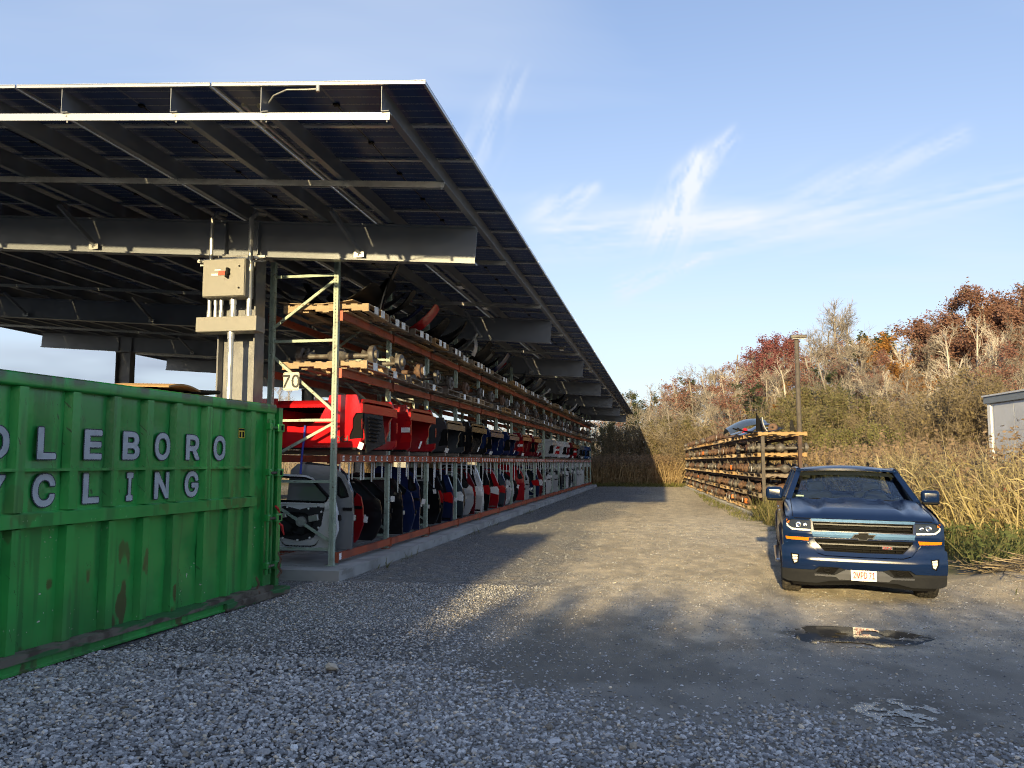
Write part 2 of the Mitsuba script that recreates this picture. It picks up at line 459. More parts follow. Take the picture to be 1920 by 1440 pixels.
def scatter(n, x0, x1, y0, y1, keep, smin, smax, sink):
    x, y = rng.uniform(x0, x1, n), rng.uniform(y0, y1, n)
    ok = rng.uniform(size=n) < keep(x, y); x, y = x[ok], y[ok]
    s = smin + (smax - smin) * rng.beta(1.6, 4, len(x))
    b = rng.beta(1.0, 2.2, len(x))[:, None]
    c = np.array([.165, .165, .166]) * (1 - b) + np.array([.76, .74, .71]) * b
    s = np.where(rng.uniform(size=len(x)) < .008, s * 1.7, s); warm = rng.uniform(size=len(x)) < .10; c[warm] = c[warm] * [1.25, 1.08, .85]
    return np.stack([x, y, gz(x, y) + s * sink], -1), s, c


AX = lambda x, y: (np.abs(x + .18 * y) < .78 * y + .6)
sets = [scatter(54000, -5.2, 3.6, 4.1, 7.0, lambda x, y: npgravel(x, y) * AX(x, y) * (.55 + .45 * (y < 6.4)), .009, .030, .30),
        scatter(26000, -5.0, -.6, 6.6, 11.5, lambda x, y: npgravel(x, y) * .9, .010, .026, .25),
        scatter(34000, -3, 6, 5.5, 13, lambda x, y: (1 - npgravel(x, y)) * (.2 + .5 * meshkit.noise(np.stack([x * 1.3, y * .9, x * 0], -1), 3)), .005, .024, .10),
        scatter(9000, -4.4, 3, 12, 24, lambda x, y: .5 + 0 * x, .010, .026, .1)]
gv = MB()
for j, s_ in enumerate(sets): gv.add(*stones(*s_, fine=j == 0))
tag(obj('gravel', gv, 'stone_mat', kind='stuff'), 'loose blue grey crushed stone covering the near part of the yard', 'gravel', kind='stuff')
V, F, C = stones(np.array([[-2.72, 6.62, .035]]), np.array([.06]), np.array([[.52, .44, .33]]))
pst = MB(); pst.add(V, F, C); tag(obj('pale_stone', pst, 'stone_mat'), 'single pale tan stone lying on the grey gravel in front of the green dumpster', 'stone')


scene['damp_mat'] = {'type': 'twosided', 'b': {'type': 'principled', 'base_color': rgb((.12, .112, .10)), 'roughness': .20, 'specular': .5}}


def puddle(name, cx, cy, rx, ry, seed, amp, depth, label, n=170, mat='water_mat'):
    x = np.linspace(cx - rx * 1.5, cx + rx * 1.5, n); y = np.linspace(cy - ry * 1.5, cy + ry * 1.5, n)
    Xp, Yp = np.meshgrid(x, y, indexing='ij')
    level = float(gz(np.array([cx]), np.array([cy]))[0]) + depth
    fq = 6 if mat == 'water_mat' else 17
    rough = (meshkit.fbm(np.stack([Xp * fq, Yp * fq, Xp * 0], -1), 6, seed) - .5) * amp
    m = np.minimum(level - .003 - gz(Xp, Yp) + rough, .02 * (1.6 - ((Xp - cx) / rx) ** 2 - ((Yp - cy) / ry) ** 2))
    k = (m[:-1, :-1] > 0) & (m[1:, :-1] > 0) & (m[1:, 1:] > 0) & (m[:-1, 1:] > 0)
    Q = np.arange(n * n).reshape(n, n)
    f = np.stack([Q[:-1, :-1], Q[1:, :-1], Q[1:, 1:], Q[:-1, 1:]], -1)[k]
    Vp = np.stack([Xp, Yp, Xp * 0 + level], -1).reshape(-1, 3)
    used, inv = np.unique(f, return_inverse=True)
    o = obj(name, (Vp[used], inv.reshape(f.shape)), mat, smooth=True, kind='structure')
    labels[o]['label'] = label


puddle('puddle', 1.75, 8.85, .66, .44, 3, .08, .018, 'dark muddy puddle reflecting the blue truck and its plate')
puddle('puddle', 1.62, 6.35, .40, .62, 12, .13, .008, 'shallow wet patch shining with sky among the gravel', 240, 'damp_mat')

# ---------------------------------------------------------------- concrete pads
pad = MB(); pad.ext([(-8.2, 11.45), (-4.62, 11.45), (-4.55, 57.6), (-8.2, 57.6)], .155, M4((0, 0, 0)))
pk = obj('concrete_pad', pad, 'concrete', kind='structure'); labels[pk]['label'] = 'long low concrete pad under the tall orange and green rack'

# ---------------------------------------------------------------- solar canopy
SL = .0745                                     # the roof falls towards the yard
XR, YF, NR, NC, PX, PY = -2.18, 7.39, 54, 10, 2.27, 1.06
ZR = 5.35                                      # underside of the panel frames at the low edge
cs = 1 / math.hypot(1, SL)
roofz = lambda x: ZR + SL * (XR - x)
RT = lambda x, y, z: np.array([[cs, 0, SL * cs, x], [0, 1, 0, y], [-SL * cs, 0, cs, z], [0, 0, 0, 1.0]])      # roof frame: x down the slope
can = thing('solar_canopy', 'huge dark steel carport canopy roofed with solar panels over the tall rack', 'solar canopy')


def panel_meshes():
    L, W = PX / cs - .022, PY - .016
    g = MB(); g.box(0, L, 0, W, .028, .034)
    uv = np.array([[x / L, y / W] for x in (0, L) for y in (0, W) for z in (0, 1)])
    fr = MB()
    for b in ((0, L, 0, .026), (0, L, W - .026, W), (0, .026, .026, W - .026), (L - .026, L, .026, W - .026)):
        fr.box(*b, 0, .027)
    for b in ((0, L, 0, .006), (0, L, W - .006, W)):
        fr.box(*b, .0345, .038)
    return mikit.ply(g.arr(), 'panel_laminate', uv=uv), mikit.ply(fr.arr(), 'aluminium')


pg_, pf_ = panel_meshes()
rest_g, rest_f, rest_uv = MB(), MB(), []
gV, gF = meshkit.WRITTEN[pg_['filename']][:2]; fV, fF = meshkit.WRITTEN[pf_['filename']][:2]; gU = meshkit.WRITTEN[pg_['filename']][3]
for r in range(NR):
    for c in range(NC):
        x = XR - (c + 1) * PX
        M = RT(x, YF + r * PY, roofz(x))
        if r < 30:
            k = obj('solar_panel', pg_, 'panel_laminate', can, M=M)
            scene[k + '__frame'] = {**pf_, 'to_world': T(M)}
        else:
            rest_g.add(gV @ M[:3, :3].T + M[:3, 3], gF); rest_f.add(fV @ M[:3, :3].T + M[:3, 3], fF); rest_uv.append(gU)
obj('far_panel', rest_g, 'panel_laminate', can, uv=np.vstack(rest_uv), kind='stuff')
obj('far_panel_frame', rest_f, 'aluminium', can, kind='stuff')
# purlins: cold-formed C sections along the rows, two to a panel
PD = .255
purl = []
for c in range(NC):
    purl += [XR - c * PX - .47, XR - c * PX - 1.74]
YB = YF + NR * PY


def purlin(x):
    zt = roofz(x) - .006
    b = MB(); y0, y1 = YF + .03, YB - .03
    b.box(x - .004, x + .004, y0, y1, zt - PD, zt)
    b.box(x + .004, x + .075, y0, y1, zt - PD, zt - PD + .007)
    return b


for x in purl:
    obj('purlin', purlin(x), 'steel_paint', can)
# bridging angles across the purlins, in bolted lengths
for yb, mat in [(YF + .06, 'aluminium'), (YF + 2.1, 'galvanised')] + [(YF + 2.1 + 4.06 * i, 'galvanised') for i in range(1, 13)]:
    xs = np.linspace(purl[-1], purl[0] + .08, 5)
    for i in range(4):
        b = MB(); z0, z1 = roofz(xs[i]) - PD - .012, roofz(xs[i + 1]) - PD - .012
        for dy, hh, ww in ((0, .075, .005), (.03, .005, .06)):
            b.bar((xs[i] + .004, yb + dy, z0 - .03 + (.035 if dy else 0)), (xs[i + 1] - .004, yb + dy, z1 - .03 + (.035 if dy else 0)), ww, hh)
        if yb < 12:
            for px in purl:
                if xs[i] < px < xs[i + 1]:
                    b.tube([(px + .04, yb + .02, roofz(px) - PD - .02), (px + .04, yb + .02, roofz(px) - PD - .10)], .008, 6)
                    b.tube([(px + .04, yb - .012, roofz(px) - PD - .035), (px + .04, yb, roofz(px) - PD - .035)], .010, 6)
        obj('bridging_angle', b, mat, can)
# main beams on two rows of columns
BX0, BX1, BD, BW = -23.4, -2.62, .555, .165
YBEAM = [11.45 + 8.12 * i for i in range(7)]
COLX = (-6.26, -19.8)
for i, y in enumerate(YBEAM):
    zt = lambda x: roofz(x) - PD - .018
    b = MB(); U = (SL * cs, 0, cs)
    for dz, w, h in ((-.012, BW, .022), (-BD / 2, .011, BD - .046), (-BD + .012, BW, .022)):
        b.bar((BX0, y, zt(BX0) + dz), (BX1, y, zt(BX1) + dz), w, h, U)
    bm = obj('main_beam', b, 'steel_paint', can)
    for cx in COLX:                                             # stiffeners over the columns
        for dx in (-.27, .27):
            s_ = MB(); s_.box(cx + dx - .006, cx + dx + .006, y - .078, y + .078, zt(cx + dx) - BD + .025, zt(cx + dx) - .026)
            obj('stiffener', s_, 'steel_paint', bm)
    if i < 4:
        for cx in (-8.75, -13.2, -17.0, -4.35):                   # knee struts up to the purlins
            s_ = MB(); zb = zt(cx) - BD + .05
            for sy in ((-1,) if i == 0 else (-1, 1)):
                s_.bar((cx, y + sy * .05, zb + .03), (cx - .25, y + sy * .62, zt(cx - .25) + .03), .05, .05)
                s_.bar((cx + .03, y + sy * .05, zb + .03), (cx - .22, y + sy * .62, zt(cx - .25) + .03), .008, .05)
            kb = obj('knee_strut', s_, 'steel_paint', can)
            p = MB(); p.box(cx - .10, cx + .06, y - .094, y - .086, zb - .01, zb + .075); p.tube([(cx - .03, y - .13, zb + .03), (cx - .03, y - .08, zb + .03)], .014, 6)
            for hx in (-.07, .02): p.tube([(cx + hx, y - .105, zb + .055), (cx + hx, y - .09, zb + .055)], .011, 6)
            obj('clip_plate', p, 'galvanised', kb)
    if i in (1, 2):
        sp = MB(); x0 = -9.6 if i == 1 else -12.5
        sp.box(x0 - .2, x0 + .2, y - .022, y - .008, zt(x0) - BD + .06, zt(x0) - .06)
        for a in range(4):
            for h in range(6): sp.tube([(x0 - .15 + .1 * a, y - .034, zt(x0) - .10 - .07 * h), (x0 - .15 + .1 * a, y - .02, zt(x0) - .10 - .07 * h)], .014, 6)
        obj('splice_plate', sp, 'steel_paint', bm)
for i, y in enumerate(YBEAM):
    for cx in COLX:
        b = MB(); z1 = roofz(cx) - PD - .018 - BD - .03
        hw, fw = .29, .15
        for dx in (-hw, hw):
            b.box(cx + dx - .012, cx + dx + .012, y - fw, y + fw, -.1, z1)
        b.box(cx - hw + .012, cx + hw - .012, y - .008, y + .008, -.1, z1)
        b.box(cx - hw - .03, cx + hw + .03, y - fw - .02, y + fw + .02, z1 + .001, z1 + .028)
        obj('column', b, 'steel_column', can)
# conduits along the roof and wiring under the panels
for j, (xc, zc) in enumerate(((-4.05, -.10), (-4.24, -.09))):
    b = MB(); z = roofz(xc) + zc; b.tube([(xc, YF + .25, z), (xc, YB - .3, z)], .022 if j else .03, 8, cap=False)
    obj('roof_conduit', b, 'galvanised', can)
for c in range(4):
    b = MB(); xm = XR - (c + .5) * PX; z = roofz(xm) + .012
    for r in range(22):
        y0 = YF + r * PY
        b.box(xm - .03, xm + .03, y0 + .48, y0 + .53, z - .006, z + .014)
        P = [(xm, y0 + .56 + t * (PY - .1), z + .004 - .012 * math.sin(math.pi * t)) for t in np.linspace(0, 1, 3)]
        b.tube(P, .005, 4)
    obj('panel_cable', b, 'black_plastic', can)
b = MB(); P = [(-4.05, YF + .3, 5.24), (-3.98, YF + .22, 5.33), (-3.83, YF + .12, 5.42), (-3.66, YF + .06, 5.44), (-3.45, YF + .05, 5.42), (-3.30, YF + .04, 5.41)]
b.tube(P, .009, 6); b.tube([(-3.30, YF + .0, 5.43), (-3.30, YF + .0, 5.365)], .02, 8)
obj('loose_cable', b, 'galvanised', can, label='loose grey cable hanging under the front roof edge')

for xl, yl in ((-3.92, 15.5), (-3.92, 17.8), (-3.0, 24.5), (-2.65, 30.5), (-6.13, 15.0)):
    b = MB(); z = roofz(xl) - PD; b.box(xl - .03, xl + .09, yl, yl + .30, z - .07, z - .004); lf = obj('light_fixture', b, 'enclosure', can)
    b = MB(); b.box(xl - .015, xl + .075, yl + .02, yl + .28, z - .078, z - .071); obj('diffuser', b, 'white_paper', lf)

# ---------------------------------------------------------------- electrical gear on the near column
yc = YBEAM[0]
eb = thing('disconnect_box', 'beige electrical disconnect box with red switch on the near column', 'electrical box')
b = MB(); b.tm(rbox(.67, .26, .56, .012), M4((-6.255, 11.03, 4.39))); obj('cabinet', b, 'enclosure', eb)
b = MB(); b.tm(rbox(.655, .02, .545, .008), M4((-6.255, 10.888, 4.39))); dr_ = obj('door', b, 'enclosure', eb)
b = MB(); b.box(-6.33, -6.20, 10.868, 10.877, 4.425, 4.485); obj('switch_plate', b, 'red_paint_trim', dr_)
b = MB(); b.tm(rbox(.035, .06, .15, .012), M4((-6.175, 10.84, 4.45), ry=.15)); b.tube([(-6.175, 10.88, 4.45), (-6.175, 10.82, 4.45)], .028, 10); obj('switch_handle', b, 'black_plastic', dr_)
for bx in ((-6.44, -6.34, 4.42, 4.45), (-6.39, -6.30, 4.495, 4.515)):
    b = MB(); b.box(bx[0], bx[1], 10.871, 10.877, bx[2], bx[3]); obj('sticker', b, 'white_paper', dr_)
for zz in (4.55, 4.23):
    b = MB(); b.tube([(-6.005, 10.88, zz), (-6.005, 10.868, zz)], .014, 8); obj('latch', b, 'black_plastic', dr_)
ww = thing('wireway', 'beige horizontal wiring trough on the near column under the disconnect box', 'wiring trough')
b = MB(); b.tm(rbox(.95, .27, .225, .01), M4((-6.245, 11.12, 3.725))); obj('trough', b, 'enclosure', ww)
b = MB(); b.tm(rbox(.955, .012, .215, .005), M4((-6.245, 10.976, 3.725))); obj('cover', b, 'enclosure', ww)
cg = 'steel conduits on the near column'
for x, r, z0, z1, lab in ((-6.56, .028, 3.84, 5.45, 'tall thin steel conduit rising left of the disconnect box to the roof'), (-5.93, .036, 3.84, 5.42, 'tall steel conduit rising right of the disconnect box to the roof'),
                          (-6.46, .024, 3.84, 4.12, 'short conduit between trough and disconnect box, left of its pair'), (-6.37, .026, 3.84, 4.12, 'short conduit between trough and disconnect box, right of its pair'),
                          (-6.18, .042, 3.84, 4.12, 'thick coupled conduit between trough and disconnect box'), (-6.20, .042, .05, 3.612, 'thick steel conduit running down the near column from the trough')):
    k = thing('conduit', lab, 'conduit', cg); b = MB(); y = 11.05
    P = [(x, y, z0), (x, y, z1)] if z1 < 5 else [(x, y, z0), (x, y, z1 - .45), (x, y, z1 - .12), (x + .03, y + .10, z1), (x + .05, y + .3, z1 + .03)]
    b.tube(P, r, 12); obj('pipe', b, 'galvanised', k)
    for zc in ((z0 + .05, z1 - .05) if z1 < 5 else (z0 + .05, z0 + .72)):
        b = MB(); b.tube([(x, y, zc - .05), (x, y, zc + .05)], r * 1.22, 12); obj('coupling', b, 'galvanised', k)
st = thing('strut_rail', 'slotted steel strut rail clamped across the column above the disconnect box', 'strut rail')
b = MB(); b.bar((-6.80, 11.10, 4.70), (-5.72, 11.10, 4.73), .04, .04); b.bar((-6.80, 11.16, 4.66), (-5.74, 11.16, 4.69), .012, .03); obj('rail', b, 'galvanised', st)
for x in (-6.74, -5.80):
    b = MB(); b.tube([(x, 11.02, 4.70), (x, 11.2, 4.70)], .018, 8); obj('bolt', b, 'galvanised', st)

# ---------------------------------------------------------------- tall pallet racks under the canopy
RY0, BAY, NB = 11.97, 2.515, 18
RXF, RXB = -4.93, -6.07
LEV = [.285, 1.775, 3.10, 4.0]                      # beam centre heights
BH = .115


def upright(holes, H=4.87, z0=.158):
    """an open C section; front and side faces perforated where it can be seen."""
    b = MB(); w = .076
    def face(wd):
        pl = sbox(0, z0, wd, H)
        if holes:
            hs = []
            for z in np.arange(.25, H - .05, .051):
                hs.append(sbox(wd / 2 - .009, z - .008, wd / 2 + .009, z + .008))
            from shapely import union_all
            pl = pl.difference(union_all(hs))
        return pl
    b.ext(face(w), .003, XZ @ M4((-w / 2, 0, 0)))                         # faces -y
    b.ext(face(w), .003, at(YZ, (w / 2 - .003, .0005, 0)))                    # faces +x
    b.box(-w / 2, -w / 2 + .003, .0005, w - .001, z0, H)
    b.box(-w / 2 + .004, w / 2 - .004, w * .5, w * .5 + .002, z0, H - .01)
    return b


pl_ = MB(); pl_.box(-.07, .07, -.04, .11, .157, .166)
up_h, up_p, fp = mikit.ply(upright(True).arr()), mikit.ply(upright(False).arr()), mikit.ply(pl_.arr())


def brace_list():
    w = RXB - RXF; out = []
    for z in (.40, 1.42, 2.36, 3.60, 4.63):
        b = MB(); b.bar((-.038, .038, z), (w + .038, .038, z), .032, .042); out.append(b)
    for zl, zr in ((1.15, .52), (1.75, 2.30), (3.42, 2.52), (3.78, 4.55)):      # height at the back, at the front
        b = MB(); b.bar((-.038, .044, zr), (w + .038, .044, zl), .03, .042); out.append(b)
    return [mikit.ply(b.arr()) for b in out]


BR = brace_list()
bt = MB(); bt.box(-.022, .022, .0, BAY - .078, -BH / 2, BH / 2); bt.box(-.026, .026, -.002, .012, -BH / 2 - .03, BH / 2 + .012); bt.box(-.026, .026, BAY - .09, BAY - .076, -BH / 2 - .03, BH / 2 + .012)
BEAM = mikit.ply(bt.arr())
RACKX = [(RXF, RXB)]
racks = []
for ri, (xf, xb) in enumerate(RACKX):
    rk = thing('pallet_rack', 'tall green and orange steel rack of eighteen bays facing the yard', 'storage rack'); racks.append(rk)
    for i in range(NB + 1):
        y = RY0 + BAY * i
        for x, fb in ((xf - .038, 1), (xb + .038, 0)):
            obj('upright', up_h if i < 3 and ri == 0 else up_p, 'rack_green', rk, M=M4((x, y, 0)))
            obj('foot_plate', fp, 'rack_orange' if i else 'rack_green', rk, M=M4((x, y, 0)))
        for b in BR:
            obj('brace', b, 'rack_green', rk, M=M4((xf - .038, y, 0)))
        if i < NB:
            for z in LEV:
                for x in (xf + .026, xb - .026):
                    obj('shelf_beam', BEAM, 'rack_orange', rk, M=M4((x, y + .077, z)))
rk = racks[0]
tgs = MB(); tgs.box(-.002, .002, -.035, .035, -.04, .04); TG = mikit.ply(tgs.arr())
tg2 = MB(); tg2.box(-.0025, .0025, -.022, .022, -.022, .022); TG2 = mikit.ply(tg2.arr())
n = 0
for i in range(NB):
    for j in range(8):
        y = RY0 + BAY * i + .22 + j * .295
        k = obj('number_tag', TG, 'white_paper', rk, M=M4((RXF + .051, y, LEV[1])))
        if i < 4: scene[k + '__print'] = {**TG2, 'bsdf': {'type': 'ref', 'id': 'grey_iron'}, 'to_world': T(M4((RXF + .0532, y, LEV[1])))}
b = MB(); b.box(RXF + .049, RXF + .053, RY0 + .12, RY0 + .20, LEV[0] - .05, LEV[0] + .05); obj('maker_label', b, 'white_paper', rk)
rods = random.Random(4)
ROD = {}
for i in range(NB):
    for j in range(9):
        L = rods.choice((.28, .34, .42, .30)) if j != 2 else .62
        if L not in ROD:
            b = MB(); b.tube([(0, 0, 0), (0, 0, -L)], .013, 6); ROD[L] = mikit.ply(b.arr())
        obj('divider_rod', ROD[L], 'white_paper' if (i + j) % 3 else 'galvanised', rk, M=M4((RXF - .06 - .32 * ((j * 3) % 3) - .05 * (j % 2), RY0 + BAY * i + .2 + j * .265, LEV[1] - .06)))
for i in range(NB):                                                     # wire deck under the bottom level
    b = MB(); y0 = RY0 + BAY * i + .09
    for x in np.linspace(RXB + .06, RXF - .06, 6): b.tube([(x, y0, LEV[0] + .03), (x, y0 + BAY - .1, LEV[0] + .03)], .004, 4)
    for y in np.linspace(y0, y0 + BAY - .1, 8): b.tube([(RXB + .02, y, LEV[0] + .036), (RXF - .02, y, LEV[0] + .036)], .004, 4)
    obj('wire_deck', b, 'galvanised', rk)
# the end sign
sg = thing('number_sign', 'white rounded plate with the number 70 on the near end of the rack', 'sign')
def rrect(w, h, r): return sbox(-w / 2 + r, -h / 2 + r, w / 2 - r, h / 2 - r).buffer(r, 6)
S0 = at(XZ, (-5.66, RY0 - .03, 2.965))
b = MB(); b.ext(rrect(.265, .285, .03), .006, S0); obj('plate', b, 'sign_face' if 'sign_face' in scene else prin('sign_face', (.56, .56, .50), .5), sg)
b = MB(); b.ext(rrect(.245, .265, .025).difference(rrect(.235, .255, .022)), .002, at(S0, (0, -.0065, 0))); obj('border', b, 'grey_iron', sg)
tm = meshkit.text_mesh('70', .19, .002, bold=True); v = tm.vertices.copy(); v[:, 0] = (v[:, 0] - (v[:, 0].min() + v[:, 0].max()) / 2) * .92; v[:, 1] -= .095
b = MB(); b.tm((v, tm.faces), at(S0, (0, -.0065, 0))); obj('number', b, prin('sign_ink', (.06, .06, .06), .6, 0, .2), sg)

# ---------------------------------------------------------------- the yard's building behind the viewer, which shades the foreground
bw = thing('warehouse', 'plain grey warehouse behind the viewer', 'building')
b = MB(); b.box(-60, -5.4, -34, -14, -.2, 6.2); obj('tall_hall', b, 'enclosure', bw)
b = MB(); b.box(-5.39, 26, -34, -14, -.2, 4.0); obj('low_hall', b, 'enclosure', bw)
b = MB(); b.box(-60, -5.3, -34, -13.9, 6.202, 6.30); b.box(-5.29, 26.1, -34, -13.9, 4.002, 4.08); obj('roof', b, 'steel_paint', bw)

# ---------------------------------------------------------------- green roll-off container
def green_fn(p, n, uv):
    a = fbm(p.x * 1.6, p.y * 1.6, p.z * 1.1, 4)
    o = mix((.034, .34, .065), (.024, .25, .05), sst(.38, .68, a))
    o = mix(o, (.085, .31, .09), sst(.6, .75, fbm(p.x * 5, p.y * 5, p.z * .7, 3)) * .35)
    rust = sst(.67, .71, fbm(p.x * 4.2, p.y * 4.2 + 3, p.z * 1.5, 4)) * sst(2.6, .6, p.z + .4)
    o = mix(o, (.085, .035, .018), rust * .8)
    scr = sst(.90, .93, noise(p.y * 90 + 30 * p.z, p.z * 9)) * sst(.55, .65, fbm(p.y * 2, p.z * 2, 4., 2))
    o = mix(o, (.02, .05, .025), scr * .8)
    fleck = sst(.90, .92, noise(p.x * 48, p.y * 48, p.z * 30)) * sst(.50, .62, fbm(p.x * 3, p.y * 3, p.z * 2.5 + 8, 3)) * sst(1.9, .2, p.z)
    o = mix(o, (.62, .60, .52), fleck)
    streak = sst(.56, .70, fbm(p.y * 13, p.y * 3 + 5, p.z * .55, 3)) * .45
    o = mix(o, (.018, .10, .03), streak)
    dirt = sst(.75, .1, p.z) * .45 * fbm(p.y * 6, p.z * 3, 1., 3) + sst(2.34, 2.44, p.z) * sst(.35, .6, fbm(p.x * 7, p.y * 7, 3., 3)) * .85
    return mix(o, (.085, .075, .055), dirt)


def green_bump(p, n, uv):
    return .012 * fbm(p.x * 1.7, p.y * 1.7, p.z * 1.3, 3) + .001 * noise(p.x * 40, p.y * 40, p.z * 40)


scene['green_paint'] = {'type': 'twosided', 'b': {'type': 'bumpmap', 'scale': 1.0, 't': mikit.proc(green_bump, eps=.02),
                                                   'b': {'type': 'principled', 'base_color': mikit.proc(green_fn), 'roughness': .27, 'specular': .5}}}


def bare_fn(p, n, uv):
    a = fbm(p.x * 7, p.y * 7, p.z * 7, 4)
    o = mix((.15, .13, .10), (.07, .055, .04), sst(.4, .65, a))
    return mix(o, (.03, .13, .04), sst(.52, .62, fbm(p.x * 3 + 7, p.y * 3, p.z * 12, 3)))


prin('bare_steel', mikit.proc(bare_fn), .7, .1)
# local frame: v from the door end towards the viewer, u out of the side, w up
DA = math.atan2(.26, 4.57)
DM = np.array([[math.cos(DA), -math.sin(DA), 0, -5.03], [math.sin(DA) * -1 * -1, 0, 0, 0], [0, 0, 1, 0], [0, 0, 0, 1.0]])
dv = np.array([-.0568, -.9984, 0]); du = np.array([.9984, -.0568, 0])
DM = np.eye(4); DM[:3, 0] = du; DM[:3, 1] = dv; DM[:3, 3] = (-5.02, 10.44, 0)
DM[:3, 0], DM[:3, 1] = du, dv
LEN, WID, HT = 6.9, 2.42, 2.44
cont = thing('roll_off_container', 'long dented green open top waste container with pale block lettering', 'dumpster')


def dput(name, mb, mat='green_paint', parent=cont, **k):
    mb.move(DM)
    # mirrored frame: turn the faces the right way round
    mb.f = [f[:, ::-1] for f in mb.f]
    return obj(name, mb, mat, parent, **k)


def trap_rib(v, w0, w1, r=.075, o=.066, i=.035):
    """a pressed channel standing on the side sheet at u = 0."""
    P = [(0, v - r), (i * .0 + o, v - r + .028), (o, v + r - .028), (0, v + r)]
    b = MB(); V = [[u, y, w] for w in (w0, w1) for u, y in P]
    b.add(V, [[0, 1, 5, 4], [1, 2, 6, 5], [2, 3, 7, 6], [4, 5, 6, 7], [3, 2, 1, 0]]); return b


def skin(v0, v1, w0, w1, seed):
    """one sheet between ribs, dented a little."""
    rr = np.random.default_rng(seed)
    dents = [(rr.uniform(v0, v1), rr.uniform(w0, w1), rr.uniform(.10, .28), rr.uniform(-.022, .012)) for _ in range(5)]
    def F(u, v):
        y, z = v0 + (v1 - v0) * u, w0 + (w1 - w0) * v
        x = 0 * y
        for a, b_, s_, h in dents: x = x + h * np.exp(-((y - a) ** 2 + (z - b_) ** 2) / s_ ** 2)
        e = np.minimum(np.minimum(u, 1 - u), np.minimum(v, 1 - v)); return np.stack([x * np.clip(e * 6, 0, 1) - .001, y, z], -1)
    b = MB(); b.grid(F, 10, 22, (-.006, 0, 0)); return b


ribs = [.905, 1.355, 1.825, 2.375, 2.845, 3.33, 3.855, 4.445, 4.97, 5.48, 6.0, 6.5]
edges = [.56] + ribs + [LEN]
for i in range(len(edges) - 1):
    dput('side_sheet', skin(edges[i] + .0, edges[i + 1], .15, 2.36, 40 + i), smooth=True)
for v in ribs:
    dput('rib', trap_rib(v, .165, 1.165)); dput('rib', trap_rib(v, 1.302, 2.345))
b = MB(); b.ext([(0, 1.166), (.10, 1.178), (.10, 1.288), (0, 1.30)], LEN - .84, np.array([[1, 0, 0, 0], [0, 0, 1, .84], [0, 1, 0, 0], [0, 0, 0, 1.0]])); dput('middle_rail', b)
b = MB(); b.box(.002, .072, .84, LEN, 1.64, 1.665); dput('thin_rail', b)
b = MB(); b.tm(rbox(.13, LEN - .3, .115, .02), M4((.02, LEN / 2 + .22, 2.405))); dput('top_rail', b, smooth=30)
b = MB(); b.tm(rbox(.13, LEN - .3, .115, .02), M4((-WID - .02, LEN / 2 + .22, 2.405))); dput('top_rail', b, smooth=30)
b = MB(); b.box(0, .14, .45, LEN, .140, .162); b.box(.118, .14, .45, LEN, .10, .14); dput('floor_rail', b, 'bare_steel')
b = MB(); b.box(-.02, .115, .5, LEN, .02, .139); b.box(.115, .14, .5, LEN, .016, .034); dput('lower_rail', b)
b = MB(); b.box(-WID + .02, -.03, .35, LEN, .20, .23); dput('floor', b, 'bare_steel')
b = MB(); b.box(-WID - .003, -WID + .003, .35, LEN, .20, 2.36); dput('far_side_sheet', b)
for v in ribs[::2]:
    b = MB(); b.box(-WID - .07, -WID - .004, v - .06, v + .06, .40, 2.29); dput('far_rib', b)
b = MB(); b.box(-WID, 0, LEN - .01, LEN, .30, 2.30); dput('front_sheet', b)
for u in (-.55, -WID + .55):
    b = MB(); b.box(u - .06, u + .06, .4, LEN, .03, .19); b.box(u - .09, u + .09, .4, LEN, .005, .029); dput('skid', b, 'bare_steel')
for v in (.45, 1.4, 3.2, 5.0, 6.4):
    b = MB(); b.box(-WID + .1, -.04, v - .05, v + .05, .10, .199); dput('cross_member', b)
for u in (-.18, -WID + .18):
    b = MB(); b.tm(lathe([(.0, -.12), (.09, -.12), (.10, -.1), (.10, .1), (.09, .12), (0, .12)], 16), RX((u, .40, .085))); dput('roller', b, 'rust_iron', smooth=30)
# rear door, its corner post, hinges and rods
b = MB(); b.box(-.10, .05, .37, .56, .16, 2.37); dput('corner_post', b)
b = MB(); b.box(-WID + .02, .02, .22, .30, .15, 2.40); rd = dput('rear_door', b)
b = MB(); b.box(-.03, .075, .205, .302, .13, 2.43); dput('edge', b, parent=rd)
for u in (-.35, -.8, -1.3, -1.8, -2.2):
    b = MB(); b.box(u - .05, u + .05, .15, .219, .2, 2.36); dput('stiffener', b, parent=rd)
for u, y, r in ((.085, .54, .02), (.055, .41, .024)):
    b = MB(); b.tube([(u, y, .30), (u, y, 2.27)], r, 10); dput('hinge_rod', b, smooth=30)
for w in (2.16, 1.58, 1.00, .40):
    b = MB(); b.tm(rbox(.06, .15, .10, .008), M4((.10, .32, w))); h = dput('hinge_plate', b)
    b = MB(); b.box(.131, .134, .285, .335, w - .03, w + .03); dput('slot', b, 'black_matt', h)
    b = MB(); b.tm(rbox(.07, .07, .085, .01), M4((.08, .545, w + .01))); dput('hinge_knuckle', b, parent=h)
    b = MB(); b.tube([(.105, .39, w), (.105, .54, w)], .018, 8); dput('pin', b, 'bare_steel', h)
b = MB(); b.tm(rbox(.22, 1.45, .095, .012), M4((.06, .79, .055))); dput('sill_board', b, 'bare_steel')
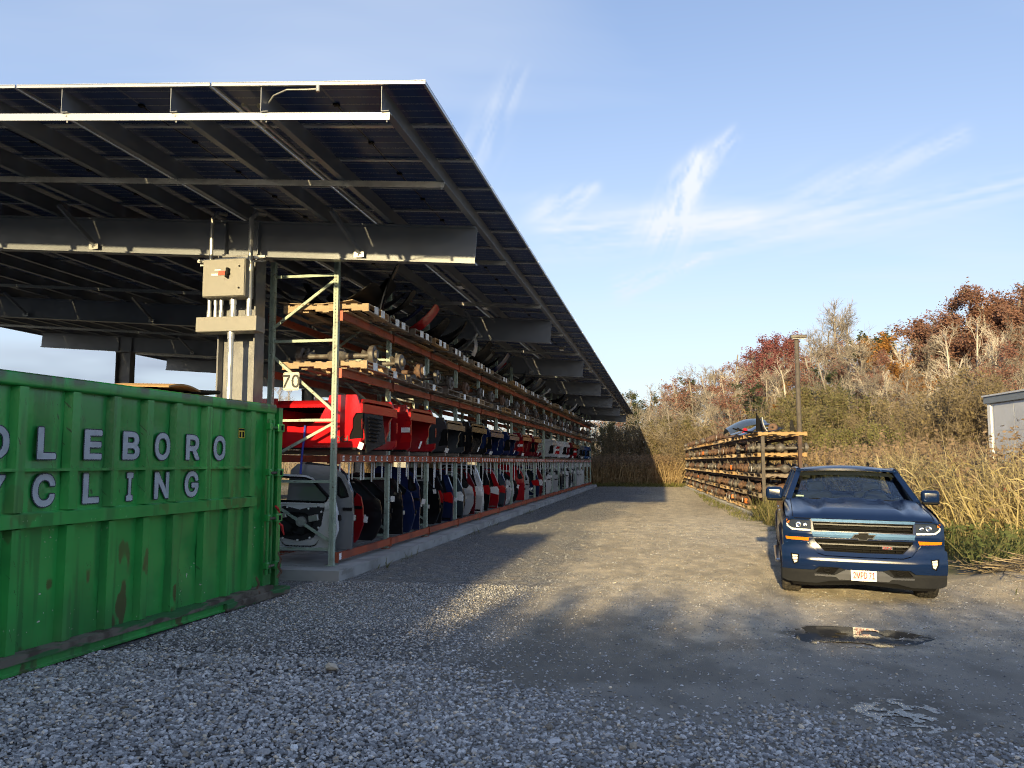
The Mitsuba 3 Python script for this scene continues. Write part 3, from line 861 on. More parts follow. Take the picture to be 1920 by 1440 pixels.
def chain(P, n, name, mat='rust_iron'):
    P = np.asarray(P, float); b = MB(); t = np.linspace(0, 1, len(P))
    for i in range(n):
        a = np.array([np.interp((i + .5) / n, t, P[:, k]) for k in range(3)]); ang = np.arange(9) * math.pi / 4
        R = np.stack([(.011 * np.sin(ang) if i % 2 else 0 * ang), (0 * ang if i % 2 else .011 * np.sin(ang)), .019 * np.cos(ang)], 1)
        b.tube(a + R, .0042, 5, cap=False)
    dput(name, b, mat, kind='stuff')
chain([(.15, .37, .56), (.16, .31, .47), (.15, .36, .38), (.16, .29, .31), (.14, .36, .25)], 22, 'chain')
chain([(.10, .80, .30), (.12, .76, .22), (.12, .82, .16), (.14, .78, .11)], 14, 'chain')
for (y, z), L in (((.42, 1.16), .10), ((.30, .93), .16)):
    b = MB(); P = [(.135, y + .03, z), (.15, y, z - .03), (.14, y - .05, z - L * .6), (.15, y - .07, z - L)]
    b.tube(P, [.012, .02, .016, .006], 5); dput('red_strap', b, prin('red_cloth', (.45, .02, .02), .8) if 'red_cloth' not in scene else 'red_cloth')
# lettering: pale letters on dark outlines, one to a bay
prin('letter_pale', worn((.43, .455, .49), (.31, .335, .36), 9, .6), .45); prin('letter_edge', (.02, .035, .05), .5)


def letter(ch, v, w, h):
    tm = meshkit.text_mesh(ch, h, .0015, bold=True); x = tm.vertices.copy()
    cx = (x[:, 0].min() + x[:, 0].max()) / 2
    x[:, 0] = (x[:, 0] - cx) * ({'I': .08, 'L': .20, 'E': .215}.get(ch, .235) / np.ptp(x[:, 0]))
    sil = trimesh.path.polygons.projected(trimesh.Trimesh(x, tm.faces), normal=(0, 0, 1))
    # letter plane: x to the right as seen from the yard = -v ; y = w
    R = np.array([[0, 0, 1, .012], [-1, 0, 0, v], [0, 1, 0, w], [0, 0, 0, 1.0]])
    b = MB(); b.ext(sil.buffer(.014), .0016, R); k = dput('letter_outline', b, 'letter_edge')
    b = MB(); b.ext(sil.buffer(.004), .0016, at(R, (.0022, 0, 0))); dput('letter_' + ch.lower(), b, 'letter_pale')


for ch, v in zip('OROBELD', (1.535, 2.05, 2.57, 3.05, 3.57, 4.12, 4.64)): letter(ch, v, 1.755, .25)
for ch, v in zip('GNILCY', (2.05, 2.555, 3.05, 3.57, 4.13, 4.66)): letter(ch, v, 1.352, .25)
b = MB(); b.box(.001, .004, 1.00, 1.13, 2.01, 2.13); wl = dput('warning_sticker', b, prin('sticker_yellow', (.62, .42, .03), .5))
b = MB(); b.box(.0045, .006, 1.005, 1.125, 2.103, 2.125); b.box(.0045, .006, 1.015, 1.05, 2.02, 2.085); b.box(.0045, .006, 1.08, 1.115, 2.02, 2.085); dput('sticker_print', b, 'black_plastic', wl, kind='stuff')
# scrap lying on top of the load
sc = MB(); F = lambda u, v: np.stack([-.55 - .8 * v, 1.12 + .62 * u, 2.60 + .05 * np.sin(u * 3) + .03 * v], -1); sc.grid(F, 12, 4, .02); sc.move(DM)
tag(obj('scrap_board', sc, 'wood_amber'), 'curved amber board lying on the load of the green container', 'board')
sc = MB(); sc.tm(rbox(.7, .5, .05, .02), M4((-.95, .82, 2.60), rz=.3, rx=-.05)); sc.move(DM)
tag(obj('scrap_bumper', sc, 'black_plastic'), 'black plastic bumper skin lying on the load of the green container', 'bumper')
ld = MB(); F = lambda u, v: np.stack([-.05 - (WID - .1) * v, .1 + (LEN - .2) * u, 2.05 + .34 * meshkit.fbm(np.stack([u * 9, v * 4, u * 0], -1), 4, 2) + .42 * np.exp(-((u - .17) / .10) ** 2 - ((v - .42) / .30) ** 2)], -1); ld.grid(F, 50, 20); ld.move(DM)
tag(obj('scrap_load', ld, 'rust_iron', kind='stuff'), 'rusty mixed scrap filling the green container', 'scrap', kind='stuff')

# ---------------------------------------------------------------- parts stored on the tall rack
def dens(m, e):
    v, f = trimesh.remesh.subdivide_to_size(m.vertices, m.faces, e)[:2]
    k = trimesh.Trimesh(v, f); k.merge_vertices(); return k


def plate(poly, t, e=.12, bulge=0.0, z0=.6, c=None):
    """slab in the xz plane, y from 0 to t, bowed outwards (towards -y) by bulge about height z0."""
    out = MB()
    for g in getattr(poly, 'geoms', [poly]):
        m = dens(trimesh.creation.extrude_polygon(g, t, engine='earcut'), e)
        v = m.vertices @ np.array([[1, 0, 0], [0, 0, 1], [0, 1, 0.0]]).T                      # x, y=thickness, z
        v[:, 1] += bulge * ((v[:, 2] - z0) / .6) ** 2
        out.add(v, m.faces[:, ::-1])
    return out


RED, RED2, MAROON, NAVY, SLATE, CHAR, BLACK, SILVER, WHITE, BLUE, GREY = ((.55, .012, .018), (.36, .008, .014), (.15, .010, .016), (.012, .022, .075), (.045, .06, .075), (.05, .055, .06),
    (.010, .010, .012), (.42, .43, .43), (.68, .69, .69), (.02, .085, .26), (.19, .20, .205))
CN = {RED: 'bright red', RED2: 'red', MAROON: 'maroon', NAVY: 'navy blue', SLATE: 'slate blue', CHAR: 'charcoal grey', BLACK: 'black', SILVER: 'silver', WHITE: 'white', BLUE: 'bright blue', GREY: 'grey'}
ZB = LEV[1] + BH / 2


def bed_meshes():
    side = Polygon([(-.10, 0), (-.03, .05), (-.015, .40), (-.03, .60), (-.12, .84), (-.57, .84), (-.62, .66), (-.72, .47), (-.88, .36), (-1.06, .33), (-1.24, .37), (-1.40, .50), (-1.47, .66), (-1.48, .80), (-1.76, .80), (-1.78, 0)])
    pocket = Polygon([(-.02, .16), (-.02, .55), (-.12, .55), (-.17, .46), (-.17, .32), (-.22, .20), (-.22, .14)])
    S = {}
    S['side_panel'] = plate(side.difference(pocket), .06, .17, .045, .42)
    S['lamp_pocket'] = plate(pocket.buffer(.004), .03, .3).move(M4((0, .035, 0)))
    f = MB(); F = lambda u, v: np.stack([-.06 - 1.7 * u, .07 + 1.56 * v, .70 + .10 * np.clip(1 - (u * 1.7 / .12), 0, 1) ** 0 * np.sqrt(np.clip(1 - (2 * v - 1) ** 8, 0, 1)) * (.55 + .45 * np.cos(np.clip(u * 1.7 / .35, 0, 1) * math.pi / 2 - .6))], -1)
    f.grid(F, 14, 16, (0, 0, -.05)); S['floor'] = f
    f = MB()
    for k in range(11): f.box(-1.7, -.08, .14 + .142 * k, .19 + .142 * k, .655, .70)
    S['floor_rib'] = f
    f = MB(); f.box(-.06, -.02, .03, 1.67, .56, .70); S['sill'] = f
    f = MB(); f.box(-1.76, -1.72, .06, 1.64, .0, .7); S['front_wall'] = f
    f = MB(); f.box(-1.75, -.10, -.012, .075, -.022, .012); S['rail_cap'] = f
    return S


BED = bed_meshes()
bedcol = [RED, RED2, CHAR, BLACK, NAVY, NAVY, MAROON, MAROON, CHAR, SILVER, WHITE, WHITE, MAROON, BLACK, GREY, BLUE, BLUE]
bset = {}
rb = random.Random(8)
for i, col in enumerate(bedcol):
    if i == 8: continue
    t = thing('pickup_bed', f'{CN[col]} pickup truck bed stored upside down, {nth(i if i < 8 else i - 1)} from the number sign end', 'truck bed', 'upturned pickup beds on the second shelf')
    M = M4((-4.56 + rb.uniform(-.07, .03), RY0 + .16 + BAY * i + rb.uniform(0, .15), ZB + .10), rz=rb.uniform(-.02, .02), s=(1, 1 if i else 1.0, 1.0 if i < 2 else rb.uniform(.82, .95)))
    P = paint(col)
    if not bset:
        bset.update({n: mikit.ply(m.arr(), smooth=35) for n, m in BED.items()})
        mir = MB(); v, f = BED['side_panel'].arr(); mir.add(v * [1, -1, 1] + [0, 1.70, 0], f[:, ::-1]); bset['side_far'] = mikit.ply(mir.arr(), smooth=35)
        mir = MB(); v, f = BED['rail_cap'].arr(); mir.add(v + [0, 1.64, 0], f); bset['cap_far'] = mikit.ply(mir.arr())
    obj('side_panel', bset['side_panel'], P, t, M=M); obj('side_panel', bset['side_far'], P, t, M=M)
    obj('floor', bset['floor'], P if i != 0 else P, t, M=M); obj('sill', bset['sill'], P, t, M=M); obj('front_wall', bset['front_wall'], P, t, M=M)
    obj('floor_rib', bset['floor_rib'], P if i % 3 == 1 else 'black_plastic', t, M=M, kind='stuff')
    obj('rail_cap', bset['rail_cap'], 'black_plastic', t, M=M); obj('rail_cap', bset['cap_far'], 'black_plastic', t, M=M)
    lp = obj('lamp_pocket', bset['lamp_pocket'], 'black_matt' if i not in (1, 6, 10, 13) else prin('lamp_red', (.45, .01, .012), .15) if 'lamp_red' not in scene else 'lamp_red', t, M=M)
    if i in (1, 6, 10, 13):
        b = MB(); b.box(-.20, -.03, .0, .036, .33, .42); obj('reverse_lens', b, 'white_paper', lp, M=M)
    b = MB(); b.box(-.10, -.02, -.004, .001, -.06, .05) if i % 2 == 0 else b.box(-.0, .002, .3, .40, .02, .16)
    obj('paper_tag', b, 'white_paper', t, M=M @ M4((.03, 0, .02), ry=.35))
    b = MB()
    for k in (0, 1): b.tm(rbox(1.5, .09, .075, .006), M4((-.85, .25 + 1.2 * k, -.062)))
    for k in (0, 1):
        pass
    bk = MB(); bk.box(-1.6, -.12, .20, .30, -.095, -.024); obj('bearer', bk, 'wood_old', t, M=M); bk = MB(); bk.box(-1.6, -.12, 1.40, 1.50, -.095, -.024); obj('bearer', bk, 'wood_old', t, M=M)
    if i == 0:
        ln = MB(); ln.grid(lambda u, v: np.stack([-.02 + .05 * u, .10 + .85 * v, .55 - .62 * u * (1 - .25 * v)], -1), 8, 8, .02)
        lk = obj('bed_liner', ln, 'black_plastic', t, M=M)
        for k in range(7):
            g = MB(); g.tube([(-.02 + .05 * w_ - .004 + .03, .22 + .02 * k, .50 - .065 * k) for w_ in (.3, .6)], .006, 4); 
            g = MB(); g.bar((.02 + .004 * k, .2, .49 - .06 * k), (.02 + .004 * k, .82 - .05 * k, .47 - .06 * k), .02, .016); obj('groove', g, 'black_matt', lk, M=M)
        for txt, h, x, z, m in (('FX4', .085, -.37, .19, 'decal_ink'), ('G3K1631', .065, -.62, .05, 'chalk')):
            if m not in scene: prin(m, (.05, .03, .03) if m == 'decal_ink' else (.62, .10, .10), .4)
            tm = meshkit.text_mesh(txt, h, .002, bold=m == 'decal_ink'); v = tm.vertices.copy(); v[:, 0] -= v[:, 0].max() / 2; v[:, 0] *= 1.25 if m == 'decal_ink' else 1.0
            b = MB(); b.tm((v, tm.faces), at(XZ, (0, 0, 0)) @ M4(rz=math.pi)); b.move(M4((x, -.006 + .045 * ((z - .42) / .6) ** 2, z)))
            obj('decal' if m == 'decal_ink' else 'chalk_mark', b, m, t, M=M)
        b = MB(); b.tube([(-.95, -.03, .36), (-.97, -.03, .10), (-.98, -.05, -.06), (-1.0, -.04, -.28), (-1.0, -.05, -.40)], .016, 6); b.move(M)
        tag(obj('blue_strap', b, prin('blue_cloth', (.05, .07, .42), .8)), 'blue strap hanging from the red upturned bed', 'strap')

# ---- doors, hatches and panels standing on the bottom level
dA = Polygon([(0, .33), (-.01, .62), (-.06, .80), (-.20, .90), (-.46, 1.17), (-.58, 1.21), (-1.02, 1.23), (-1.08, 1.1), (-1.10, .25), (-1.06, .06), (-.95, 0), (-.16, 0), (-.10, .06)])
wA = Polygon([(-.16, .85), (-.44, 1.12), (-.56, 1.16), (-1.0, 1.18), (-1.04, .80), (-.2, .78)])
dB = Polygon([(-.02, 0), (0, .55), (-.04, .88), (-.18, 1.14), (-.36, 1.27), (-.95, 1.30), (-1.05, 1.2), (-1.08, .3), (-1.0, 0)])
wB = Polygon([(-.10, .82), (-.14, .92), (-.24, 1.08), (-.27, 1.10), (-.25, .84), (-.2, .80)])
dC = Polygon([(-.05, 0), (.02, .25), (.05, .55), (.01, .80), (-.14, 1.08), (-.26, 1.24), (-1.2, 1.26), (-1.3, 1.0), (-1.34, .3), (-1.28, 0)])
wC = Polygon([(-.12, .68), (-.30, 1.12), (-1.1, 1.14), (-1.2, .7)])
dD = Polygon([(0, 0), (-.005, .82), (-.03, .86), (-1.35, .86), (-1.38, .82), (-1.38, 0)])
KINDS_ = {'car_door': (dA, wA, .05), 'rear_car_door': (dB, wB, .06), 'liftgate': (dC, wC, .12), 'body_panel': (dD, None, .02)}
DM_ = {}
for n_, (o_, w_, bl) in KINDS_.items():
    sk = o_ if w_ is None else o_.difference(w_)
    DM_[n_] = dict(skin=mikit.ply(plate(sk, .035, .12, bl).arr(), smooth=35), inner=mikit.ply(plate(sk.buffer(-.035), .07, .2, bl * .6).move(M4((0, .036, 0))).arr(), smooth=35))
    if w_ is not None:
        DM_[n_]['window_seal'] = mikit.ply(plate(w_.buffer(.018).difference(w_.buffer(-.012)), .045, .3, bl).move(M4((0, -.004, 0))).arr())
        DM_[n_]['window'] = mikit.ply(plate(w_.buffer(-.010), .008, .3, bl).move(M4((0, .02, 0))).arr())
    if n_ == 'liftgate':
        DM_[n_]['tail_lamp'] = mikit.ply(plate(Polygon([(.03, .45), (.04, .62), (-.02, .72), (-.25, .68), (-.2, .5)]), .05, .3, bl).move(M4((0, -.018, 0))).arr(), smooth=35)
    else:
        DM_[n_]['handle'] = mikit.ply(plate(sbox(-.16, .60, -.02, .645), .03, .3, bl).move(M4((0, -.034, 0))).arr())
mod = Polygon([(-.20, .70), (-.25, .42), (-.38, .22), (-.60, .16), (-.95, .22), (-1.02, .35), (-1.02, .66), (-.85, .72), (-.6, .66), (-.45, .70)])
dl = [('car_door', WHITE), ('rear_car_door', GREY), ('rear_car_door', SLATE), ('car_door', RED2), ('car_door', BLACK),
      ('car_door', CHAR), ('car_door', BLACK), ('rear_car_door', BLACK), ('car_door', NAVY), ('rear_car_door', NAVY),
      ('car_door', BLACK), ('car_door', CHAR), ('car_door', BLACK), ('liftgate', BLACK), ('liftgate', NAVY),
      ('liftgate', BLACK), ('liftgate', SLATE), ('car_door', BLACK), ('car_door', SILVER), ('liftgate', MAROON),
      ('liftgate', WHITE), ('liftgate', WHITE), ('liftgate', BLACK), ('liftgate', MAROON), ('liftgate', RED2), ('liftgate', BLACK), ('liftgate', SLATE), ('liftgate', MAROON),
      ('liftgate', NAVY), ('car_door', WHITE), ('car_door', WHITE), ('car_door', BLACK), ('rear_car_door', RED2), ('rear_car_door', SILVER), ('car_door', BLACK), ('liftgate', NAVY), ('liftgate', MAROON), ('car_door', SILVER), ('rear_car_door', BLACK),
      ('car_door', WHITE), ('car_door', CHAR), ('body_panel', SILVER), ('body_panel', SILVER), ('car_door', BLACK), ('car_door', BLACK), ('rear_car_door', SLATE), ('body_panel', CHAR),
      ('body_panel', WHITE), ('car_door', CHAR), ('body_panel', SILVER), ('body_panel', WHITE), ('car_door', BLACK), ('body_panel', SILVER), ('body_panel', WHITE), ('car_door', CHAR), ('body_panel', WHITE), ('body_panel', WHITE)]
ys = [RY0 + .10, RY0 + .42, RY0 + .82, RY0 + 1.36, RY0 + 1.78]
rd_ = random.Random(3)
y = ys[-1]
while len(ys) < len(dl):
    y += rd_.uniform(.40, .62) * (1.0 if len(ys) < 30 else 1.75)
    ys.append(y)
cnt = {}
nm = {'car_door': 'car door', 'rear_car_door': 'rear car door', 'liftgate': 'liftgate', 'body_panel': 'flat body panel'}
for i, ((kd, col), y) in enumerate(zip(dl, ys)):
    M = M4((-4.86 + rd_.uniform(-.16, .07) - (.10 if i == 0 else 0), y, LEV[0] + BH / 2 + .012), rz=rd_.uniform(-.14, .14) if i else 0, rx=rd_.uniform(-.07, .07) if i else 0, ry=rd_.uniform(-.06, .06) if i else 0, s=(1.0, rd_.uniform(1.0, 1.7), rd_.uniform(.86, 1.04) if i else .96))
    c_ = cnt.setdefault((kd, col), 0); cnt[(kd, col)] += 1
    t = thing(kd, f'{CN[col]} {nm[kd]} on bottom rack level, {nth(i)} from the sign end', nm[kd], 'doors and hatches standing on the bottom level')
    P = paint(col)
    obj('skin', DM_[kd]['skin'], P, t, M=M)
    obj('inner_panel', DM_[kd]['inner'], P if i in (0, 3) or kd == 'body_panel' else 'black_plastic' if i % 3 else 'grey_iron', t, M=M)
    if 'window' in DM_[kd]:
        obj('window', DM_[kd]['window'], 'pane_glass' if i == 0 else 'dark_glass', t, M=M); obj('window_seal', DM_[kd]['window_seal'], 'black_plastic', t, M=M)
    if kd == 'liftgate': obj('tail_lamp', DM_[kd]['tail_lamp'], 'lamp_red' if i % 4 else 'white_paper', t, M=M)
    elif i: obj('handle', DM_[kd]['handle'], 'black_plastic' if i % 2 else P, t, M=M)
    if i == 0:                                                    # its bare inner side with the black carrier plate
        b = plate(mod, .012, .3, .05).move(M4((0, -.016, 0))); mp = obj('carrier_plate', b, prin('carrier_grey', (.03, .03, .032), .45, 0, .3), t, M=M)
        for k, (x, z) in enumerate([(-.24, .63), (-.28, .38), (-.42, .22), (-.62, .18), (-.86, .21), (-1.0, .45), (-.80, .70), (-.45, .68)]):
            b = MB(); b.tube([(x, -.022, z), (x, -.014, z)], .016, 10); obj('clip', b, 'white_paper', mp, M=M)
        b = MB(); b.tm(lathe([(0, 0), (.085, 0), (.075, .03), (.03, .035), (0, .03)], 20), np.array([[1, 0, 0, -.56], [0, 0, -1, -.014], [0, 1, 0, .47], [0, 0, 0, 1.0]])); obj('winder_motor', b, 'galvanised', mp, M=M)
        for k, (x0, x1, z0, z1) in enumerate(((-.98, -.80, .52, .60), (-.92, -.70, .26, .31), (-.50, -.30, .30, .36), (-.44, -.28, .48, .58), (-.76, -.60, .56, .62), (-.70, -.62, .34, .44))):
            b = MB(); b.tm(rbox(x1 - x0, .03, z1 - z0, .01), M4(((x0 + x1) / 2, -.022, (z0 + z1) / 2), ry=.2 * (k % 3 - 1))); obj('moulding', b, 'black_plastic' if k % 3 else 'galvanised', mp, M=M)
        b = MB(); b.tube([(-.95, -.024, .55), (-.8, -.026, .50), (-.7, -.024, .42), (-.72, -.026, .30), (-.55, -.024, .26), (-.4, -.026, .34), (-.36, -.024, .50), (-.5, -.026, .60), (-.75, -.024, .62)], .009, 6); obj('cable', b, 'black_matt', mp, M=M)
        b = MB(); b.grid(lambda u, v: np.stack([-.28 - .62 * u, -.012 + 0 * u, .075 + .0 * u + .02 * v + .10 * (2 * u - 1) ** 8], -1), 20, 3); obj('seal', b, 'black_matt', t, M=M)
        b = MB(); b.box(-1.0, -.30, -.010, .002, .745, .765); obj('swage', b, P, t, M=M)
        for x, z in ((-.30, .70), (-.30, .64), (-.22, .66)):
            b = MB(); b.tube([(x, -.012, z), (x, .0, z)], .017, 10); obj('hole', b, 'black_matt', t, M=M)
    if i % 3 == 0:
        b = MB(); z = rd_.uniform(.35, .85); b.box(-.035, .04, -.012, -.009, z, z + .11); obj('paper_tag', b, 'white_paper', t, M=M @ M4((.0, -.01, 0), ry=rd_.uniform(-.3, .3)))
    if i < 34 and kd != 'body_panel':
        b = MB()
        z = rd_.uniform(.40, .55); b.tm(rbox(.05, .05, .09, .012), M4((-.005, .06, z))); obj('latch', b, 'galvanised' if i % 2 else 'black_plastic', t, M=M)

# ---- pallets with axles (third level) and bumpers (fourth level)
PLX, PLY = 1.40, 1.06


def pallet(x=PLX, y=PLY, pieces=False):
    """deck boards run along y, notched stringers along x; origin at the aisle end, near side, underside."""
    out = []
    prof = sbox(-x, .018, 0, .108).difference(sbox(-x * .80, .018, -x * .62, .05).union(sbox(-x * .38, .018, -x * .20, .05)))
    for k in range(3):
        b = MB(); b.ext(prof, .04, XZ); b.move(M4((0, .042 + k * (y - .044), 0))); out.append(('stringer', b))
    for z0, n, w in ((.1085, 8, .105), (0, 5, .10)):
        for k in range(n):
            xc = -w / 2 - k * (x - w) / (n - 1); b = MB(); b.box(xc - w / 2, xc + w / 2, 0, y, z0, z0 + .0175); out.append(('plank', b))
    if pieces: return out
    m = MB()
    for _, b in out: m.tm(b)
    return m


PP = [(n, mikit.ply(b.arr())) for n, b in pallet(pieces=True)]
PW = mikit.ply(pallet().arr())
LBL = MB(); LBL.box(.001, .004, 0, .20, -.02, .10); LBLm = mikit.ply(LBL.arr())


def axle(L=1.22, seed=0):
    r = np.random.default_rng(seed); P = {}
    b = MB(); b.tube([(-L, 0, 0), (-L * .62, 0, 0), (-L * .55, 0, 0), (0, 0, 0)], [.038, .042, .05, .038], 10); P['tube'] = b
    b = MB(); c = -L * r.uniform(.42, .55)
    b.tm(lathe([(0, -.17), (.06, -.15), (.12, -.08), (.145, 0), (.12, .08), (.06, .15), (0, .17)], 14), RX((c, 0, .01))); b.tm(lathe([(.0, -.12), (.11, -.11), (.12, -.06), (.07, .05), (.05, .10), (0, .1)], 12), np.array([[1, 0, 0, c], [0, 0, 1, .12], [0, 1, 0, .02], [0, 0, 0, 1.0]])); P['differential'] = b
    for k, x in enumerate((-L - .02, .02)):
        b = MB(); b.tm(lathe([(.05, -.055), (.135, -.05), (.145, -.03), (.145, .02), (.138, .03), (.07, .035), (.065, .075), (.03, .08), (0, .08)], 20), RX((x, 0, .02)) @ M4(s=(1, 1, 1 if k else -1))); P[f'brake_drum{k}'] = b
        b = MB(); b.bar((x - .06 + .12 * (1 - k) * 1, -.02, -.02), (x - .2 + .4 * (1 - k), .08, .10), .05, .06); b.bar((x - .09 + .18 * (1 - k), 0, .05), (x - .09 + .18 * (1 - k), .10, .16), .03, .05); P[f'bracket{k}'] = b
    for j in range(5):
        pass
    return {k.rstrip('01'): v for k, v in P.items()} if False else P


AXP = [{k: mikit.ply(b.arr(), smooth=40) for k, b in axle(1.18, s).items()} for s in (1, 2)]


def bumper(L, lift, w, seed):
    """a bumper skin lying on its face: flat in the middle, both ends curling up."""
    def F(u, v):
        s = (2 * u - 1); x = -L / 2 + L / 2 * np.sign(s) * np.abs(s) ** .92
        z = lift * np.abs(s) ** 2.3 + .09 * np.sin(v * math.pi) * (1 - .4 * np.abs(s))
        y = w * v * (1 - .22 * np.abs(s) ** 4) + .05 * np.sin(s * 5 + seed)
        return np.stack([x, y, z], -1)
    b = MB(); b.grid(F, 30, 9, .012); return b


BUM = [mikit.ply(bumper(*a).arr(), smooth=50) for a in ((1.62, .42, .52, 0), (1.70, .34, .60, 1), (1.55, .50, .46, 2), (1.66, .30, .56, 3))]
rp = random.Random(12)
axn, bun, pidx = 0, 0, {}
bcols = [BLACK, CHAR, BLACK, BLACK, NAVY, RED2, BLACK, CHAR, BLACK, BLACK, CHAR, SILVER, BLACK]
for lev in (2, 3):
    for i in range(NB):
        for j in (0, 1):
            if i > 12 and (i + j + lev) % 3 == 0: continue
            y = RY0 + .10 + BAY * i + j * 1.2 + rp.uniform(0, .06); x = -4.49 + rp.uniform(-.10, .05); z = LEV[lev] + BH / 2 + .004
            w = 'wood_new' if (i + j) % 3 == 0 else 'wood_old' if (i + j) % 3 == 1 else 'wood_amber' if rp.random() < .3 else 'wood_old'
            M = M4((x, y, z), rz=rp.uniform(-.03, .03)); idx = pidx.get(lev, 0); pidx[lev] = idx + 1
            t = thing('pallet', f'{dict(wood_new="pale", wood_old="weathered grey", wood_amber="amber")[w]} wooden pallet, {nth(idx)} from the number sign on the {("third", "top")[lev - 2]} rack shelf', 'pallet', 'pallets on the two upper shelves')
            if i < 5:
                for n_, d_ in PP: obj(n_, d_, w, t, M=M)
            else: obj('boards', PW, w, t, M=M, kind='stuff')
            if rp.random() < (.75 if lev == 3 else .45):
                for k in range(1 if lev == 2 else 2): obj('paper_label', LBLm, 'white_paper', t, M=M @ M4((.004, .28 + .34 * k, .03 if lev == 3 else .02), rx=.05))
            zt = z + .128
            if lev == 2 and i < 17:
                a = thing('axle', f'greasy axle with brake drums on the third rack shelf, {nth(axn)} from the number sign', 'axle', 'axles lying on the third shelf'); axn += 1
                Ma = M4((x - .05 + rp.uniform(-.05, .15), y + .35 + rp.uniform(0, .35), zt + .13), rx=rp.uniform(-.4, .4), rz=rp.uniform(-.08, .08))
                for k, d_ in AXP[rp.randrange(2)].items():
                    obj(k.rstrip('01'), d_, 'grey_iron' if (axn % 3) else 'rust_iron', a, M=Ma)
                if rp.random() < .4:
                    b = MB(); b.box(.10, .104, -.05, .05, -.06, .10); obj('paper_tag', b, 'white_paper', a, M=Ma)
            elif lev == 3 and i < 16:
                for q_ in range(2 if i < 4 else 1 if i in (7, 8, 11) else 1 if i % 2 else 2):
                    if i > 4 and rp.random() < .35: continue
                    col = WHITE if (i, j, q_) in ((8, 0, 0), (11, 1, 0), (8, 1, 0)) else bcols[bun % len(bcols)]
                    u = thing('bumper', f'{CN[col]} bumper skin with upturned ends, {nth(bun)} along the top rack shelf', 'bumper', 'bumpers lying on the top shelf'); bun += 1
                    obj('skin', BUM[bun % 4], paint(col) if col not in (BLACK, CHAR) else 'black_plastic' if bun % 3 else paint(col), u, M=M4((x + rp.uniform(-.05, .30), y + .12 + .42 * q_, zt + .03 + .02 * q_), rz=rp.uniform(-.22, .22), rx=rp.uniform(-.25, .45)))
# cardboard under the first bumpers, the standing dark hood, a pale mirror-like panel
b = MB(); b.grid(lambda u, v: np.stack([-4.75 - 1.25 * u, RY0 + .16 + .9 * v, LEV[3] + .20 + .05 * np.abs(2 * u - 1) ** 2 + .03 * v], -1), 12, 4, .012)
tag(obj('cardboard_sheet', b, 'wood_new'), 'flat tan cardboard sheet under the bumpers on the first top shelf pallet', 'cardboard')
b = MB(); b.grid(lambda u, v: np.stack([-.04 * np.sin(u * 3.1) + .28 * u, .34 * v * (1 - .3 * u) + .0 * u, .78 * u + .04 * np.sin(v * 3)], -1), 14, 8, .02)
tag(obj('fender_panel', b, paint(BLACK), smooth=40, M=M4((-4.52, RY0 + .75, LEV[3] + .20), rz=.25)), 'tall black fender standing on end at the front of the top shelf', 'fender')
b = MB(); b.grid(lambda u, v: np.stack([.05 * np.sin(u * 3.1), .3 * v, .42 * u], -1), 8, 6, .02)
tag(obj('tailgate_trim', b, paint(SILVER), smooth=40, M=M4((-4.40, RY0 + 2 * BAY + 1.75, LEV[3] + .22), ry=.1)), 'silver trim piece standing on end on the top shelf', 'trim')

# ---------------------------------------------------------------- low rack of axles on the right
LX, LY = 3.03, 27.0
LH = math.atan2(.0459, .9989)
LM = M4((LX, LY, 0), rz=LH)                    # local x across the row (0 at the aisle), y along it
lr = thing('axle_rack', 'low rusty brown rack of axles along the right side of the yard', 'storage rack')
prin('brown_steel', worn((.085, .045, .032), (.05, .035, .03), 5, .8, (.16, .07, .03)), .7)
prin('grey_post', worn((.115, .10, .088), (.07, .062, .055), 6, .7), .7, 0, .2)
LLEV = [.10, .60, 1.22, 1.88, 2.54]
NP, PIT = 27, 1.19
b = MB(); b.box(-.25, 1.6, -.6, 33, -.2, .07); k = obj('concrete_strip', b, 'concrete', M=LM, kind='structure'); labels[k]['label'] = 'narrow concrete kerb strip under the low axle rack'
for i in range(12):
    y = i * 2.95
    for x, m in ((.04, 'grey_post'), (1.16, 'brown_steel')):
        b = MB(); b.bar((x, y, .05), (x, y, 2.52), .10, .09); obj('post', b, m, lr, M=LM)
    if i < 11:
        for z in LLEV[1:]:
            for x in (.06, 1.14):
                b = MB(); b.box(x - .03, x + .03, y + .05, y + 2.9, z - .11, z - .012); obj('shelf_beam', b, 'brown_steel', lr, M=LM)
re_ = random.Random(21)
PW2 = mikit.ply(pallet(1.50, 1.0).arr()); k2 = 0
PP2 = [(n, mikit.ply(b.arr())) for n, b in pallet(1.50, 1.0, pieces=True)]
AX2 = [{k: mikit.ply(b.arr(), smooth=40) for k, b in axle(1.42, s).items()} for s in (3, 4)]
AX2S = [mikit.ply(trimesh.util.concatenate([trimesh.Trimesh(*b.arr(), process=False) for b in axle(1.42, s).values()]), smooth=40) for s in (3, 4)]
na = 0
